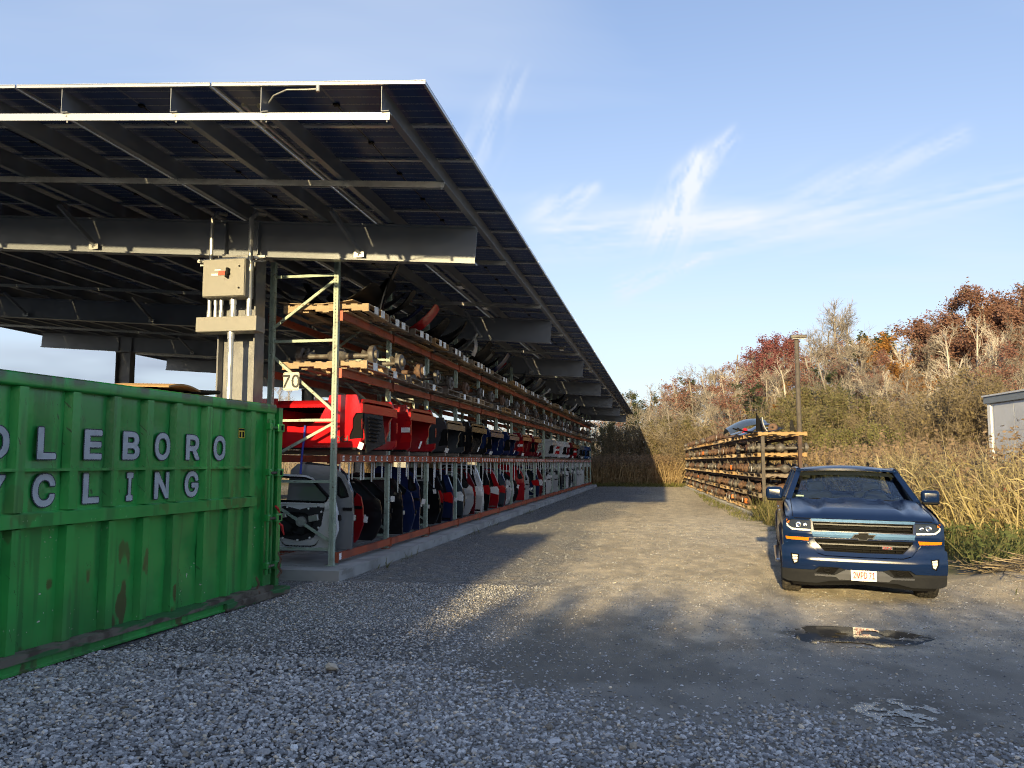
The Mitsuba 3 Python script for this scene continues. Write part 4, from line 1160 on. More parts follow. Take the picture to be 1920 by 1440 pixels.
for li, z in enumerate(LLEV):
    ip = ia = -1
    for i in range(NP):
        if li == 0 and i < 2: continue
        M = LM @ M4((1.42 + re_.uniform(-.06, .06), .08 + PIT * i + re_.uniform(0, .1), z), rz=re_.uniform(-.03, .03))
        w = 'wood_amber' if re_.random() < .25 else 'wood_new' if re_.random() < .5 else 'wood_old'
        if li == 4 and i == 0: w = 'wood_amber'
        ip += 1
        t = thing('pallet', f'{dict(wood_new="pale", wood_old="grey", wood_amber="amber")[w]} pallet on {("bottom", "second", "middle", "fourth", "top")[li]} level of the low right rack, {nth(ip)} from near end', 'pallet', 'pallets on the low right rack')
        if i < 2:
            for n_, d_ in PP2: obj(n_, d_, w, t, M=M)
        else: obj('boards', PW2, w, t, M=M, kind='stuff')
        if li == 4 and i < 9: continue
        for q_ in range(2 if i < 14 else 1):
            ia += 1
            a = thing('axle', f'rusty axle on the {("bottom", "second", "middle", "fourth", "top")[li]} level of the low right rack, {nth(ia)} from its near end', 'axle', 'axles on the low right rack')
            Ma = M @ M4((-.03 + re_.uniform(-.10, .10), .28 + .46 * q_, .128 + .15), rx=re_.uniform(-.9, .9), rz=re_.uniform(-.06, .06))
            mm = ('rust_iron', 'brown_steel', 'rust_iron', 'grey_iron')[re_.randrange(4)]
            if i < 4:
                for n_, d_ in AX2[na % 2].items(): obj(n_.rstrip('01'), d_, mm, a, M=Ma)
            else: obj('assembly', AX2S[na % 2], mm, a, M=Ma, kind='stuff')
            na += 1
            if re_.random() < .10:
                b = MB(); b.box(-1.56, -1.552, -.06, .06, -.08, .06); obj('paper_tag', b, 'white_paper', a, M=Ma)
            elif re_.random() < .03:
                b = MB(); b.tube([(-1.52, 0, -.06), (-1.52, 0, .08)], .06, 10); obj('orange_cap', b, 'beam_end', a, M=Ma)
# the car panels on its top level
zt = LLEV[4] + .13
def hood(u, v): return np.stack([1.55 * u, 2.3 * v, .24 * np.sin(u * 2.6) + .26 * np.sin(v * 3.1) + .06 * v], -1)
g_ = 'car panels on top of the low right rack'
b = MB(); b.grid(hood, 16, 12, .02)
tag(obj('hood_panel', b, paint(SLATE), smooth=40, M=LM @ M4((-.05, 7.2, zt + .14), ry=-.16)), 'long slate blue hood sloping on top of the low right rack', 'hood', g_)
b = MB(); b.grid(lambda u, v: np.stack([1.5 * u - .05 * v, .8 * v, .30 * np.sin(np.clip(u * 1.7 + .1, 0, 1.6)) + .05 * np.sin(v * 3)], -1), 16, 10, .02)
tag(obj('rear_bumper', b, paint(CHAR), smooth=40, M=LM @ M4((-.22, 5.4, zt + .02))), 'rounded charcoal rear bumper on top of the low right rack', 'bumper', g_)
b = MB(); b.grid(lambda u, v: np.stack([1.5 * u, .75 * v, .40 * np.sin(u * 2.2) ** 2 + .05 * np.sin(v * 3)], -1), 16, 8, .02)
tag(obj('fender_panel', b, paint(NAVY), smooth=40, M=LM @ M4((-.1, 4.2, zt + .02), rz=.12)), 'navy blue fender heaped among the panels on the low right rack', 'fender', g_)
b = MB(); b.tm(rbox(.16, .30, .22, .05)); tag(obj('tail_lamp', b, 'lamp_red', M=LM @ M4((.22, 5.15, zt + .20), ry=.3)), 'red tail lamp sitting beside the charcoal bumper', 'tail lamp')
b = MB(); b.ext([(0, 0), (.55, 0), (.38, .22), (.10, .62), (.02, .78)], .02, XZ); tag(obj('fin_panel', b, 'black_plastic', M=LM @ M4((.35, 3.3, zt + .02), rz=.3)), 'tall black pointed fender standing on the low right rack', 'fender')
b = MB(); b.grid(lambda u, v: np.stack([.30 * u ** 2, .25 * v, .55 * (1 - u) ** 1.5], -1), 12, 5, .03)
tag(obj('arch_trim', b, paint(SILVER), smooth=40, M=LM @ M4((.42, 2.2, zt + .02))), 'pale curved wheel arch trim on the low right rack', 'trim')
for j, (x, y, lab) in enumerate(((.55, .25, 'flat black bumper on the nearest amber pallet of the low right rack'), (.70, 1.5, 'second flat black bumper behind the nearest amber pallet of the low right rack'))):
    tag(obj('bumper', BUM[j + 1], 'black_plastic', smooth=False, M=LM @ M4((x + .2, y, zt), s=(.9, 1, .35))), lab, 'bumper', g_)
b = MB(); b.ext([(0, 0), (.16, 0), (.10, .34), (.04, .36)], .03, XZ); tag(obj('bracket_arm', b, 'black_plastic', M=LM @ M4((.95, .45, zt + .04))), 'small black upright bracket on the nearest amber pallet', 'bracket', None)
b = MB(); b.tm(lathe([(.04, -.06), (.14, -.05), (.15, .05), (.05, .06)], 18), RX((0, 0, 0))); tag(obj('brake_disc', b, 'rust_iron', smooth=40, M=LM @ M4((.55, 1.1, zt + .16), rz=1.2)), 'rust brown brake disc on top of the low right rack', 'brake disc')

# ---------------------------------------------------------------- lamp post, trailer
lp = thing('lamp_post', 'tall slim brown lamp post with a flat head behind the low right rack', 'lamp post')
PX0, PY0 = 5.27, 34.0
b = MB(); b.tube([(PX0, PY0, -.1), (PX0, PY0, 6.55)], [.105, .085], 12); obj('pole', b, 'grey_post', lp, smooth=40)
b = MB(); b.tm(rbox(.62, .38, .13, .03), M4((PX0 + .06, PY0 - .08, 6.66), rx=.1)); obj('lamp_head', b, 'grey_iron', lp)
b = MB(); b.tm(rbox(.50, .28, .03, .01), M4((PX0 + .06, PY0 - .08, 6.59), rx=.1)); obj('lens', b, 'white_paper', lp)
b = MB(); b.bar((PX0, PY0, 6.45), (PX0, PY0 + .05, 6.60), .06, .06); obj('arm', b, 'grey_iron', lp)
b = MB(); b.box(PX0 - .2, PX0 + .2, PY0 - .2, PY0 + .2, -.1, .25); obj('base', b, 'concrete', lp)

tr = thing('box_trailer', 'white box trailer with a grey roof edge standing behind the reeds at the right', 'trailer')
prin('trailer_white', worn((.60, .61, .63), (.50, .51, .53), 1.3, .7), .5)
prin('trailer_grey', (.20, .225, .25), .45)
TMx = M4((9.66, 27.0, 0), rz=.10)                 # local y runs towards the viewer as -y
b = MB(); b.box(.0, 2.5, -8.5, .0, 1.16, 3.46); obj('body', b, 'trailer_white', tr, M=TMx)
for i in range(7):
    for z0, z1 in ((1.20, 1.92), (1.93, 2.62), (2.63, 3.42)):
        b = MB(); b.box(-.014, -.001, -.30 - 1.15 * (i + 1) + .012, -.30 - 1.15 * i - .012, z0, z1); obj('wall_panel', b, 'trailer_white', tr, M=TMx)
b = MB(); b.box(-.05, .04, -.16, .02, 1.1, 3.46); obj('corner_post', b, 'white_paper', tr, M=TMx)
b = MB(); b.box(-.10, 2.6, -8.6, .12, 3.462, 3.66); obj('roof_edge', b, 'trailer_grey', tr, M=TMx)
b = MB(); b.box(-.14, 2.64, -8.64, .16, 3.662, 3.71); obj('roof', b, 'trailer_white', tr, M=TMx)
b = MB(); b.box(-.04, 2.54, -8.54, .04, 1.03, 1.158); obj('bottom_rail', b, 'black_plastic', tr, M=TMx)
for y in (-1.2, -2.3, -7.4):
    for x in (.25, 2.1):
        b = MB(); b.tm(lathe([(.2, -.13), (.46, -.12), (.5, -.08), (.5, .08), (.46, .12), (.2, .13)], 20), RX((x, y, .5))); obj('tyre', b, 'rubber', tr, M=TMx, smooth=30)
b = MB(); b.box(.3, 2.2, -8.2, -.2, .75, 1.02); obj('chassis', b, 'black_matt', tr, M=TMx)
# red pickup bed lost in the reeds
t = thing('pickup_bed', 'red truck bed half hidden in the tall reeds beside the trailer', 'truck bed')
Mr = M4((9.0, 20.3, .42), rz=.25)
obj('side_panel', bset['side_panel'], paint(RED), t, M=Mr); obj('side_panel', bset['side_far'], paint(RED), t, M=Mr); obj('floor', bset['floor'], paint(RED), t, M=Mr); obj('front_wall', bset['front_wall'], paint(RED), t, M=Mr)
b = MB(); b.box(-1.7, -.1, .1, 1.5, -.6, -.02); obj('stand', b, 'wood_old', t, M=Mr)

# ---------------------------------------------------------------- the blue pickup truck
_X, _Y, _h, _r, _s = 2.393, 10.954, .113, .017, .988
_k = .95
_R = np.array([[math.cos(_h), math.sin(_h), 0], [-math.sin(_h), math.cos(_h), 0], [0, 0, 1]]) @ np.diag([1, 1, _s]) @ np.array([[math.cos(_r), 0, math.sin(_r)], [0, 1, 0], [-math.sin(_r), 0, math.cos(_r)]]) * _k
TK = np.eye(4); TK[:3, :3] = _R; TK[:3, 3] = (_X, _Y, -.08)
tk = thing('pickup_truck', 'dark blue pickup truck parked facing the viewer at the right of the yard', 'pickup truck')
TB = paint((.006, .017, .060))
prin('amber_lens', (.75, .20, .01), .12); prin('clear_lens', (.78, .77, .70), .12); prin('valance_grey', (.026, .027, .03), .6, 0, .12); prin('bright_trim', (.34, .35, .37), .35, .8); prin('slat_grey', (.06, .06, .062), .4, 0, .3); prin('grille_black', (.004, .004, .0045), .5, 0, .05); prin('cabin_grey', (.085, .083, .08), .8)
prin('plate_white', (.72, .68, .64), .4); prin('plate_red', (.45, .02, .02), .5); prin('wheel_alloy', (.35, .35, .36), .3, .8)


def tput(name, mb, mat=TB, parent=tk, smooth=False, **k):
    return obj(name, mb, mat, parent, smooth=smooth, M=TK, **k)


def yf(x, z):
    """depth of the nose behind its foremost plane."""
    ax = np.abs(x)
    y = .035 + .035 * (ax / .97) ** 2 + .105 * np.clip((ax - .60) / .40, 0, 1) ** 2.4
    y = y + .05 * np.clip((z - .95) / .25, 0, 1) - .055 * np.exp(-((z - .60) / .13) ** 2) + .05 * np.clip((.44 - z) / .15, 0, 1)
    return y


def mir(P): return P + [(-x, z) for x, z in reversed(P)]


def face(poly, off, t, e=.07):
    """a piece of the nose: outline in x, z; its outer skin lies off in front of the nose surface, t thick."""
    poly = poly if hasattr(poly, 'geom_type') else Polygon(poly).buffer(0)
    out = MB()
    for g in getattr(poly, 'geoms', [poly]):
        m = dens(trimesh.creation.extrude_polygon(g, t, engine='earcut'), e)
        v = m.vertices; x, z, d = v[:, 0], v[:, 1], v[:, 2]
        out.add(np.stack([x, yf(x, z) - off + d, z], 1), m.faces[:, ::-1])
    return out


both = lambda P: [P, [(-x, z) for x, z in P]]
upg = Polygon(mir([(.60, .992), (.612, 1.108)])); lowg = Polygon(mir([(.01, .722), (.47, .728), (.585, .845), (.60, .888)]))
lowt = Polygon(mir([(.01, .672), (.47, .676), (.56, .705), (.675, .842), (.655, .90)]))
hl = Polygon([(.634, .978), (.875, .985), (.935, 1.03), (.950, 1.10), (.94, 1.128), (.634, 1.118)]); hl2 = Polygon([(-x, z) for x, z in hl.exterior.coords])
am = Polygon([(.625, .852), (.945, .860), (.955, .897), (.632, .898)]); am2 = Polygon([(-x, z) for x, z in am.exterior.coords])
fog = Polygon([(.79, .675), (.895, .685), (.885, .60), (.855, .535), (.80, .565)]); fog2 = Polygon([(-x, z) for x, z in fog.exterior.coords])
fas = Polygon(mir([(.01, .70), (.97, .70), (.985, .84), (.985, 1.10), (.95, 1.142), (.62, 1.150), (.01, 1.152)])).difference(upg).difference(lowt).difference(hl).difference(hl2).difference(am).difference(am2)
b = MB(); b.tm(face(Polygon(mir([(.01, .46), (.90, .46), (.90, 1.12), (.01, 1.14)])), -.085, .02, .2)); tput('radiator_panel', b, 'grille_black')
tput('fascia', face(fas, 0, .04), smooth=30)
GBM = prin('bar_blue', (.022, .075, .17), .42, .35, .35)
tput('grille_bar', face(Polygon(mir([(.01, .905), (.612, .915), (.628, .978), (.01, .984)])), .018, .04), GBM, smooth=30)
tput('grille_bar', face(Polygon(mir([(.01, 1.112), (.62, 1.113), (.636, 1.150), (.01, 1.151)])), .014, .03), GBM, smooth=30)
tput('grille_surround', face(lowt.difference(lowg), .012, .05), smooth=30)
for gname, G, zs in (('upper_grille', upg, (1.032, 1.078)), ('lower_grille', lowg, (.775, .822, .866))):
    x0, z0, x1, z1 = G.bounds
    gk = tput(gname, face(G.buffer(.01).difference(G.buffer(-.012)), -.01, .05, .15), 'grille_black')
    for j, z in enumerate(zs):
        s_ = G.intersection(sbox(-1, z - .0085, 1, z + .0085)); tput('slat', face(s_, -.012 if j else -.008, .03, .2), 'slat_grey' if j == 1 else 'grille_black', gk)
    for x in np.linspace(-.5, .5, 11):
        s_ = G.intersection(sbox(x - .005, 0, x + .005, 2)); tput('slat', face(s_, -.03, .02, .2), 'grille_black', gk)
for p_ in (hl, hl2):
    sg_ = 1 if p_ is hl else -1
    h = tput('headlight', face(p_, -.012, .03), 'dark_glass', smooth=30)
    P = [(.640, .980), (.872, .987), (.935, 1.032), (.945, 1.075), (.925, 1.07), (.915, 1.042), (.865, 1.012), (.640, 1.006)]
    tput('light_strip', face(Polygon([(sg_ * x, z) for x, z in P]), .002, .02), 'clear_lens', h)
    tput('corner_reflector', face(Polygon([(sg_ * x, z) for x, z in ((.905, 1.075), (.944, 1.08), (.945, 1.125), (.90, 1.122))]), .0, .02), 'amber_lens', h)
    for x, r in ((.79, .033), (.705, .022)):
        b = MB(); b.tm(lathe([(r * 1.15, 0), (r * 1.15, .02), (r, .022), (r * .8, .012), (r * .5, .004), (0, 0)], 20), np.array([[1, 0, 0, sg_ * x], [0, 0, -1, float(yf(x, 1.06)) + .012], [0, 1, 0, 1.062], [0, 0, 0, 1.0]])); tput('projector', b, 'chrome', h, smooth=40)
for p_ in (am, am2): tput('turn_signal', face(p_, .004, .03), 'amber_lens', smooth=30)
blue = Polygon(mir([(.01, .665), (.47, .668), (.57, .70), (.685, .838), (.95, .815), (1.005, .77), (1.0, .475), (.61, .482), (.545, .528), (.30, .528), (.22, .505), (.01, .503)])).difference(fog).difference(fog2)
tput('bumper', face(blue, .045, .05), smooth=30)
for p_ in (fog, fog2):
    k = tput('fog_light', face(p_, .02, .02), 'black_plastic')
    tput('lens', face(p_.buffer(-.016), .026, .02), 'clear_lens', k); 
    for z in (.60, .64): tput('divider', face(p_.buffer(-.016).intersection(sbox(-1, z - .003, 1, z + .003)), .029, .004, .3), 'black_plastic', k)
val = Polygon(mir([(.01, .355), (.40, .34), (.57, .298), (.93, .30), (1.0, .33), (1.0, .472), (.60, .478), (.54, .522), (.30, .522), (.22, .502), (.01, .5)]))
chr_ = Polygon(mir([(.01, .365), (.30, .362), (.335, .395), (.60, .40), (.60, .425), (.355, .42), (.22, .500), (.01, .500)]))
hk = [Polygon([(s * x, z) for x, z in ((.30, .518), (.53, .518), (.585, .445), (.37, .43))]) for s in (1, -1)]
v_ = val
for p_ in hk + [chr_]: v_ = v_.difference(p_)
tput('valance', face(v_, .03, .05), 'valance_grey', smooth=30)
tput('skid_plate', face(chr_, .036, .05), 'bright_trim', smooth=30)
for p_ in hk:
    k = tput('hook_recess', face(p_, -.02, .02), 'black_matt')
    sx = 1 if p_ is hk[0] else -1
    a = np.linspace(.3, math.pi * 2 - .3, 12); b = MB(); b.tube(np.stack([sx * .44 + .045 * np.cos(a), .035 + 0 * a, .478 + .022 * np.sin(a)], 1), .011, 8); tput('tow_hook', b, 'black_plastic', k)
tput('air_dam', face(Polygon(mir([(.01, .30), (.60, .255), (.86, .255), (.90, .31), (.58, .31), (.40, .35), (.01, .362)])), -.03, .03), 'black_matt')
# licence plate, emblem, badge
b = MB(); b.ext(rrect(.31, .158, .014), .004, at(XZ, (-.004, -.028, .443))); pk = tput('licence_plate', b, 'plate_white')
tm = meshkit.text_mesh('2MPD 71', .080, .002, bold=True); v = tm.vertices.copy(); v[:, 0] = (v[:, 0] / v[:, 0].max() - .5) * .262; v[:, 1] -= .040
b = MB(); b.tm((v, tm.faces), at(XZ, (-.004, -.0325, .438))); tput('plate_number', b, 'plate_red', pk)
b = MB(); b.box(-.06, .052, -.0345, -.0325, .503, .509); tput('plate_band', b, prin('plate_blue', (.08, .14, .40), .5), pk)
bow = Polygon([(-.145, -.033), (-.06, -.033), (-.06, -.055), (.045, -.055), (.06, -.033), (.115, -.033), (.150, .022), (.066, .022), (.066, .044), (-.048, .044), (-.064, .022), (-.105, .022)])
E0 = at(XZ, (.0, -.0, .945))
b = MB(); b.ext(bow.difference(bow.buffer(-.009)), .02, at(E0, (0, -.005, 0))); ek = tput('emblem', b, 'chrome')
b = MB(); b.ext(bow.buffer(-.009), .014, at(E0, (0, -.005, 0))); tput('infill', b, prin('emblem_dark', (.012, .012, .012), .5, 0, .08), ek)
tm = meshkit.text_mesh('Z71', .03, .003, bold=True); v = tm.vertices.copy(); v[:, 0] = (v[:, 0] / v[:, 0].max() - .5) * .115; v[:, 1] -= .015
b = MB(); b.tm((v, tm.faces), at(XZ, (.292, .048, .797))); k = tput('badge', b, 'plate_red'); b = MB(); b.box(.228, .356, .0495, .053, .777, .817); tput('badge_plate', b, 'chrome', k)


# hood
def hoodf(u, v):
    x = (2 * v - 1); y0 = yf(x * .93, 1.16 + 0 * x) - .005
    y = y0 + (1.36 - y0) * u
    hw = .955 - .015 * u; X = x * hw; ax = np.abs(X)
    z = 1.155 + .048 * (1 - np.exp(-u * 16)) + .150 * u ** .9
    z = z + .030 * np.exp(-((ax - (.60 + .10 * u)) / .10) ** 2) * np.clip(u * 3, 0, 1)                # fender crowns
    z = z - .075 * np.clip((ax - .82) / .135, 0, 1) ** 2.6 * (1 - .45 * u)
    dome = 1 / (1 + np.exp((ax - (.53 - .12 * u)) / .018)); z = z + .040 * dome * np.clip(u * 4, 0, 1)
    dip = np.exp(-((ax - .26) / .10) ** 6) * np.exp(-((u - .80) / .22) ** 6); z = z - .034 * dip
    return np.stack([X, y, z], -1)


b = MB(); b.grid(hoodf, 44, 80, (0, 0, -.02)); tput('hood', b, smooth=30)
for sgn in (-1, 1):
    u_ = np.linspace(.02, .98, 24); P = np.array([hoodf(np.array([a]), np.array([.5 + sgn * .452]))[0] for a in u_]); b = MB(); b.tube(P + [0, 0, .0015], .0055, 5); tput('hood_gap', b, 'black_matt')
b = MB(); v_g = np.linspace(.06, .94, 40); P = np.array([hoodf(np.array([.0]), np.array([a]))[0] for a in v_g]); b.tube(P + [0, -.006, -.006], .006, 5); tput('hood_gap', b, 'black_matt')
# body sides
def side(s):
    ny, nz = 150, 26
    y = np.linspace(.16, 5.72, ny); t = np.linspace(0, 1, nz)
    Yg, Tg = np.meshgrid(y, t, indexing='ij')
    top = np.interp(Yg, [.16, .4, 1.36, 1.8, 3.7, 5.72], [1.135, 1.185, 1.325, 1.35, 1.355, 1.36])
    bot = np.interp(Yg, [.16, .45, 1.4, 5.0, 5.72], [.50, .46, .44, .46, .56])
    Z = bot + (top - bot) * Tg
    hw = np.interp(Yg, [.16, .3, .55, .92, 1.4, 5.3, 5.72], [.955, .975, .998, 1.012, .995, 1.0, .97])
    Xg = hw - .055 * np.clip((Z - .95) / .4, 0, 1) ** 1.6 - .04 * np.clip((.75 - Z) / .3, 0, 1) ** 2 - .012 * np.exp(-((Z - 1.02) / .04) ** 2)
    for yc in (.92, 4.56): Xg = Xg + .028 * np.exp(-((np.hypot(Yg - yc, Z - .47) - .50) / .06) ** 2)
    P = np.stack([s * Xg, Yg, Z], -1); q = np.arange(ny * nz).reshape(ny, nz)
    f = np.stack([q[:-1, :-1], q[1:, :-1], q[1:, 1:], q[:-1, 1:]], -1).reshape(-1, 4)
    c = P.reshape(-1, 3)[f].mean(1)
    keep = np.ones(len(f), bool)
    for yc in (.92, 4.56): keep &= np.hypot(c[:, 1] - yc, c[:, 2] - .47) > .465
    f = f[keep]
    return (P.reshape(-1, 3), f if s > 0 else f[:, ::-1])


for s in (1, -1):
    b = MB(); b.add(*side(s)); tput('body_side', b, smooth=True)
    for yc in (.92, 4.56):
        a = np.linspace(-.12, math.pi + .12, 22); b = MB(); b.tube(np.stack([s * (.985 + 0 * a), yc + .468 * np.cos(a), .47 + .468 * np.sin(a)], 1), .022, 8); tput('wheel_arch', b, smooth=True)
    for y in (2.45, 3.55):
        b = MB(); b.tm(rbox(.05, .22, .035, .012), M4((s * .985, y, 1.12))); tput('door_handle', b, 'chrome')
    b = MB(); b.tm(rbox(.10, 2.2, .05, .02), M4((s * 1.02, 2.7, .40))); tput('side_step', b, 'chrome')
    # mirrors
    b = MB(); b.tm(rbox(.245, .13, .19, .05, 12), M4((s * 1.075, 1.56, 1.425))); mk = tput('mirror', b, smooth=40)
    b = MB(); b.tm(rbox(.225, .115, .05, .022, 12), M4((s * 1.07, 1.565, 1.335))); b.bar((s * .90, 1.58, 1.335), (s * 1.04, 1.57, 1.345), .09, .06); tput('arm', b, 'black_plastic', mk, smooth=40)
    # glasshouse side
    b = MB(); V = [(s * .895, 1.58, 1.335), (s * .895, 3.62, 1.35), (s * .72, 3.55, 1.765), (s * .715, 2.35, 1.765)]
    b.add(V, [[0, 1, 2, 3]]); tput('side_window', b, 'dark_glass')
    for P0, P1, w in (((s * .885, 1.40, 1.325), (s * .700, 2.24, 1.772), .075), ((s * .90, 2.62, 1.33), (s * .715, 2.68, 1.79), .07), ((s * .90, 3.66, 1.33), (s * .72, 3.58, 1.79), .10)):
        b = MB(); b.bar(P0, P1, .075, w, (0, 1, .3)); tput('pillar', b)
    b = MB(); b.tube([(s * .695, 2.20, 1.785), (s * .72, 2.6, 1.80), (s * .725, 3.7, 1.79)], .035, 8); tput('roof_rail', b, smooth=True)
    for yc in (.92, 4.56):
        w = key(tk + '__wheel') if False else None
        b = MB(); b.tm(lathe([(.22, -.125), (.34, -.135), (.385, -.125), (.40, -.095), (.402, 0), (.40, .095), (.385, .125), (.34, .135), (.22, .125)], 40), RX((s * .865, yc, .47))); ty = tput('tyre', b, 'rubber', smooth=40)
        tr_ = MB()
        for k in range(40):
            for j in (-.075, -.025, .025, .075):
                a = (k + (.5 if j in (-.025, .075) else 0)) * 2 * math.pi / 40; B_ = MB(); B_.box(-.02, .02, -.021, .021, .395, .411); B_.move(M4(rz=0, rx=a)); B_.move(M4((s * .865 + j, yc, .47))); tr_.add(*B_.arr())
        tput('tread_blocks', tr_, 'rubber', ty, kind='stuff')
        b = MB(); b.tm(lathe([(.0, .05), (.06, .06), (.10, .04), (.19, .06), (.225, .10), (.225, -.1), (0, -.1)], 28), RX((s * .865, yc, .47)) @ M4(s=(1, 1, s))); tput('rim', b, 'wheel_alloy', ty, smooth=40)
# windscreen, cowl, roof
cur = lambda x: .10 * x ** 2
b = MB(); b.grid(lambda u, v: (lambda x: np.stack([x * (.845 - .155 * u), 1.37 + .16 * x ** 2 * (1 - .4 * u) + .80 * u, 1.338 - .012 * x ** 2 * (1 - u) + .435 * u - .035 * u * x ** 2], -1))(2 * v - 1), 14, 20)
wk = tput('windscreen', b, 'tinted_glass', smooth=True)
b = MB(); b.grid(lambda u, v: (lambda x, w: np.stack([x * (.845 - .155 * w), 1.372 + .16 * x ** 2 * (1 - .4 * w) + .80 * w, 1.336 + .435 * w - .035 * w * x ** 2 + .004], -1))(2 * v - 1, .86 + .14 * u), 4, 20); tput('tint_band', b, 'dark_glass', wk, smooth=True)
b = MB(); b.add([(-.765, 1.52, 1.385), (-.655, 1.50, 1.385), (-.655, 1.53, 1.405), (-.765, 1.55, 1.405)], [[0, 1, 2, 3]]); tput('inspection_sticker', b, prin('sticker_green', (.45, .58, .40), .6), wk)
b = MB(); b.grid(lambda u, v: (lambda x: np.stack([x * .90, 1.30 + .14 * x ** 2 + .14 * u, 1.332 + .006 * u - .05 * x ** 2], -1))(2 * v - 1), 4, 20, (0, 0, -.03)); ck = tput('cowl', b, 'black_plastic')
for x0, x1 in ((-.62, .05), (.0, .66)):
    b = MB(); b.tube([(x0, 1.42, 1.355), ((x0 + x1) / 2, 1.41, 1.362), (x1, 1.43, 1.35)], .009, 5); tput('wiper', b, 'black_matt', ck)
b = MB(); b.grid(lambda u, v: (lambda x: np.stack([x * (.735 + .02 * np.sin(u * 3.1)), 2.08 + .06 * x ** 2 + 1.68 * u, 1.788 + .075 * (1 - x ** 2 * .9) * np.clip(.35 + 1.5 * np.sqrt(np.clip(u * 1.2, 0, 1)), 0, 1) - .03 * u ** 3], -1))(2 * v - 1), 20, 24, (0, 0, -.03)); rk_ = tput('roof', b, smooth=30)
b = MB(); b.ext([(0, 0), (.13, 0), (.10, .06), (.05, .075)], .03, XZ @ M4()); b.move(M4((.40, 3.0, 1.845), rz=1.57)); tput('antenna', b, 'black_plastic', rk_)
b = MB(); b.add([(-.72, 3.72, 1.34), (.72, 3.72, 1.34), (.66, 3.62, 1.77), (-.66, 3.62, 1.77)], [[0, 1, 2, 3]]); tput('rear_window', b, 'tinted_glass')
b = MB(); b.box(-.95, .95, 3.66, 3.75, .6, 1.34); tput('cab_back', b)
# cabin
b = MB(); b.grid(lambda u, v: (lambda x: np.stack([x * .86, 1.50 + .5 * u, 1.315 + .055 * np.sin(u * 2.2) + .03 * np.exp(-((x - .45) / .25) ** 2) - .05 * u ** 3], -1))(2 * v - 1), 8, 24, (0, 0, -.3)); tput('dashboard', b, 'cabin_grey', smooth=30)
b = MB(); b.box(-.9, .9, 1.5, 3.65, .6, .64); tput('cabin_floor', b, 'black_matt')
for x in (-.42, .42):
    b = MB(); b.tm(rbox(.52, .18, .62, .07), M4((x, 2.72, 1.13), rx=-.18)); sk = tput('seat', b, 'cabin_grey', smooth=40)
    b = MB(); b.tm(rbox(.27, .10, .17, .045), M4((x, 2.80, 1.51))); tput('headrest', b, 'cabin_grey', sk, smooth=40)
    b = MB(); b.tube([(x - .06, 2.80, 1.40), (x - .06, 2.80, 1.48)], .007, 6); tput('headrest_post', b, 'chrome', sk); b = MB(); b.tube([(x + .06, 2.80, 1.40), (x + .06, 2.80, 1.48)], .007, 6); tput('headrest_post', b, 'chrome', sk)
b = MB(); b.tm(rbox(1.5, .2, .5, .07), M4((0, 3.5, 1.08))); tput('rear_seat', b, 'cabin_grey', smooth=40)
a = np.linspace(0, 2 * math.pi, 25); b = MB(); b.tube(np.stack([.42 + .185 * np.cos(a), 2.06 + .07 * np.sin(a), 1.335 + .155 * np.sin(a)], 1), .017, 8); tput('steering_wheel', b, 'black_plastic', smooth=True)
b = MB(); b.tm(rbox(.24, .03, .07, .014), M4((.02, 2.12, 1.685))); tput('rear_view_mirror', b, 'cabin_grey')
# bed and underside
b = MB(); b.box(-.93, .93, 3.80, 5.66, .72, .76); tput('bed_floor', b, 'black_plastic')
b = MB(); b.box(-.95, .95, 5.66, 5.74, .62, 1.35); tput('tailgate', b)
b = MB(); b.box(-.93, .93, .35, 5.5, .36, .42); tput('chassis', b, 'black_matt')
for s in (1, -1):
    b = MB(); b.box(s * .70 - .01, s * .70 + .01, .25, 1.6, .40, 1.10); tput('inner_wing', b, 'black_matt')

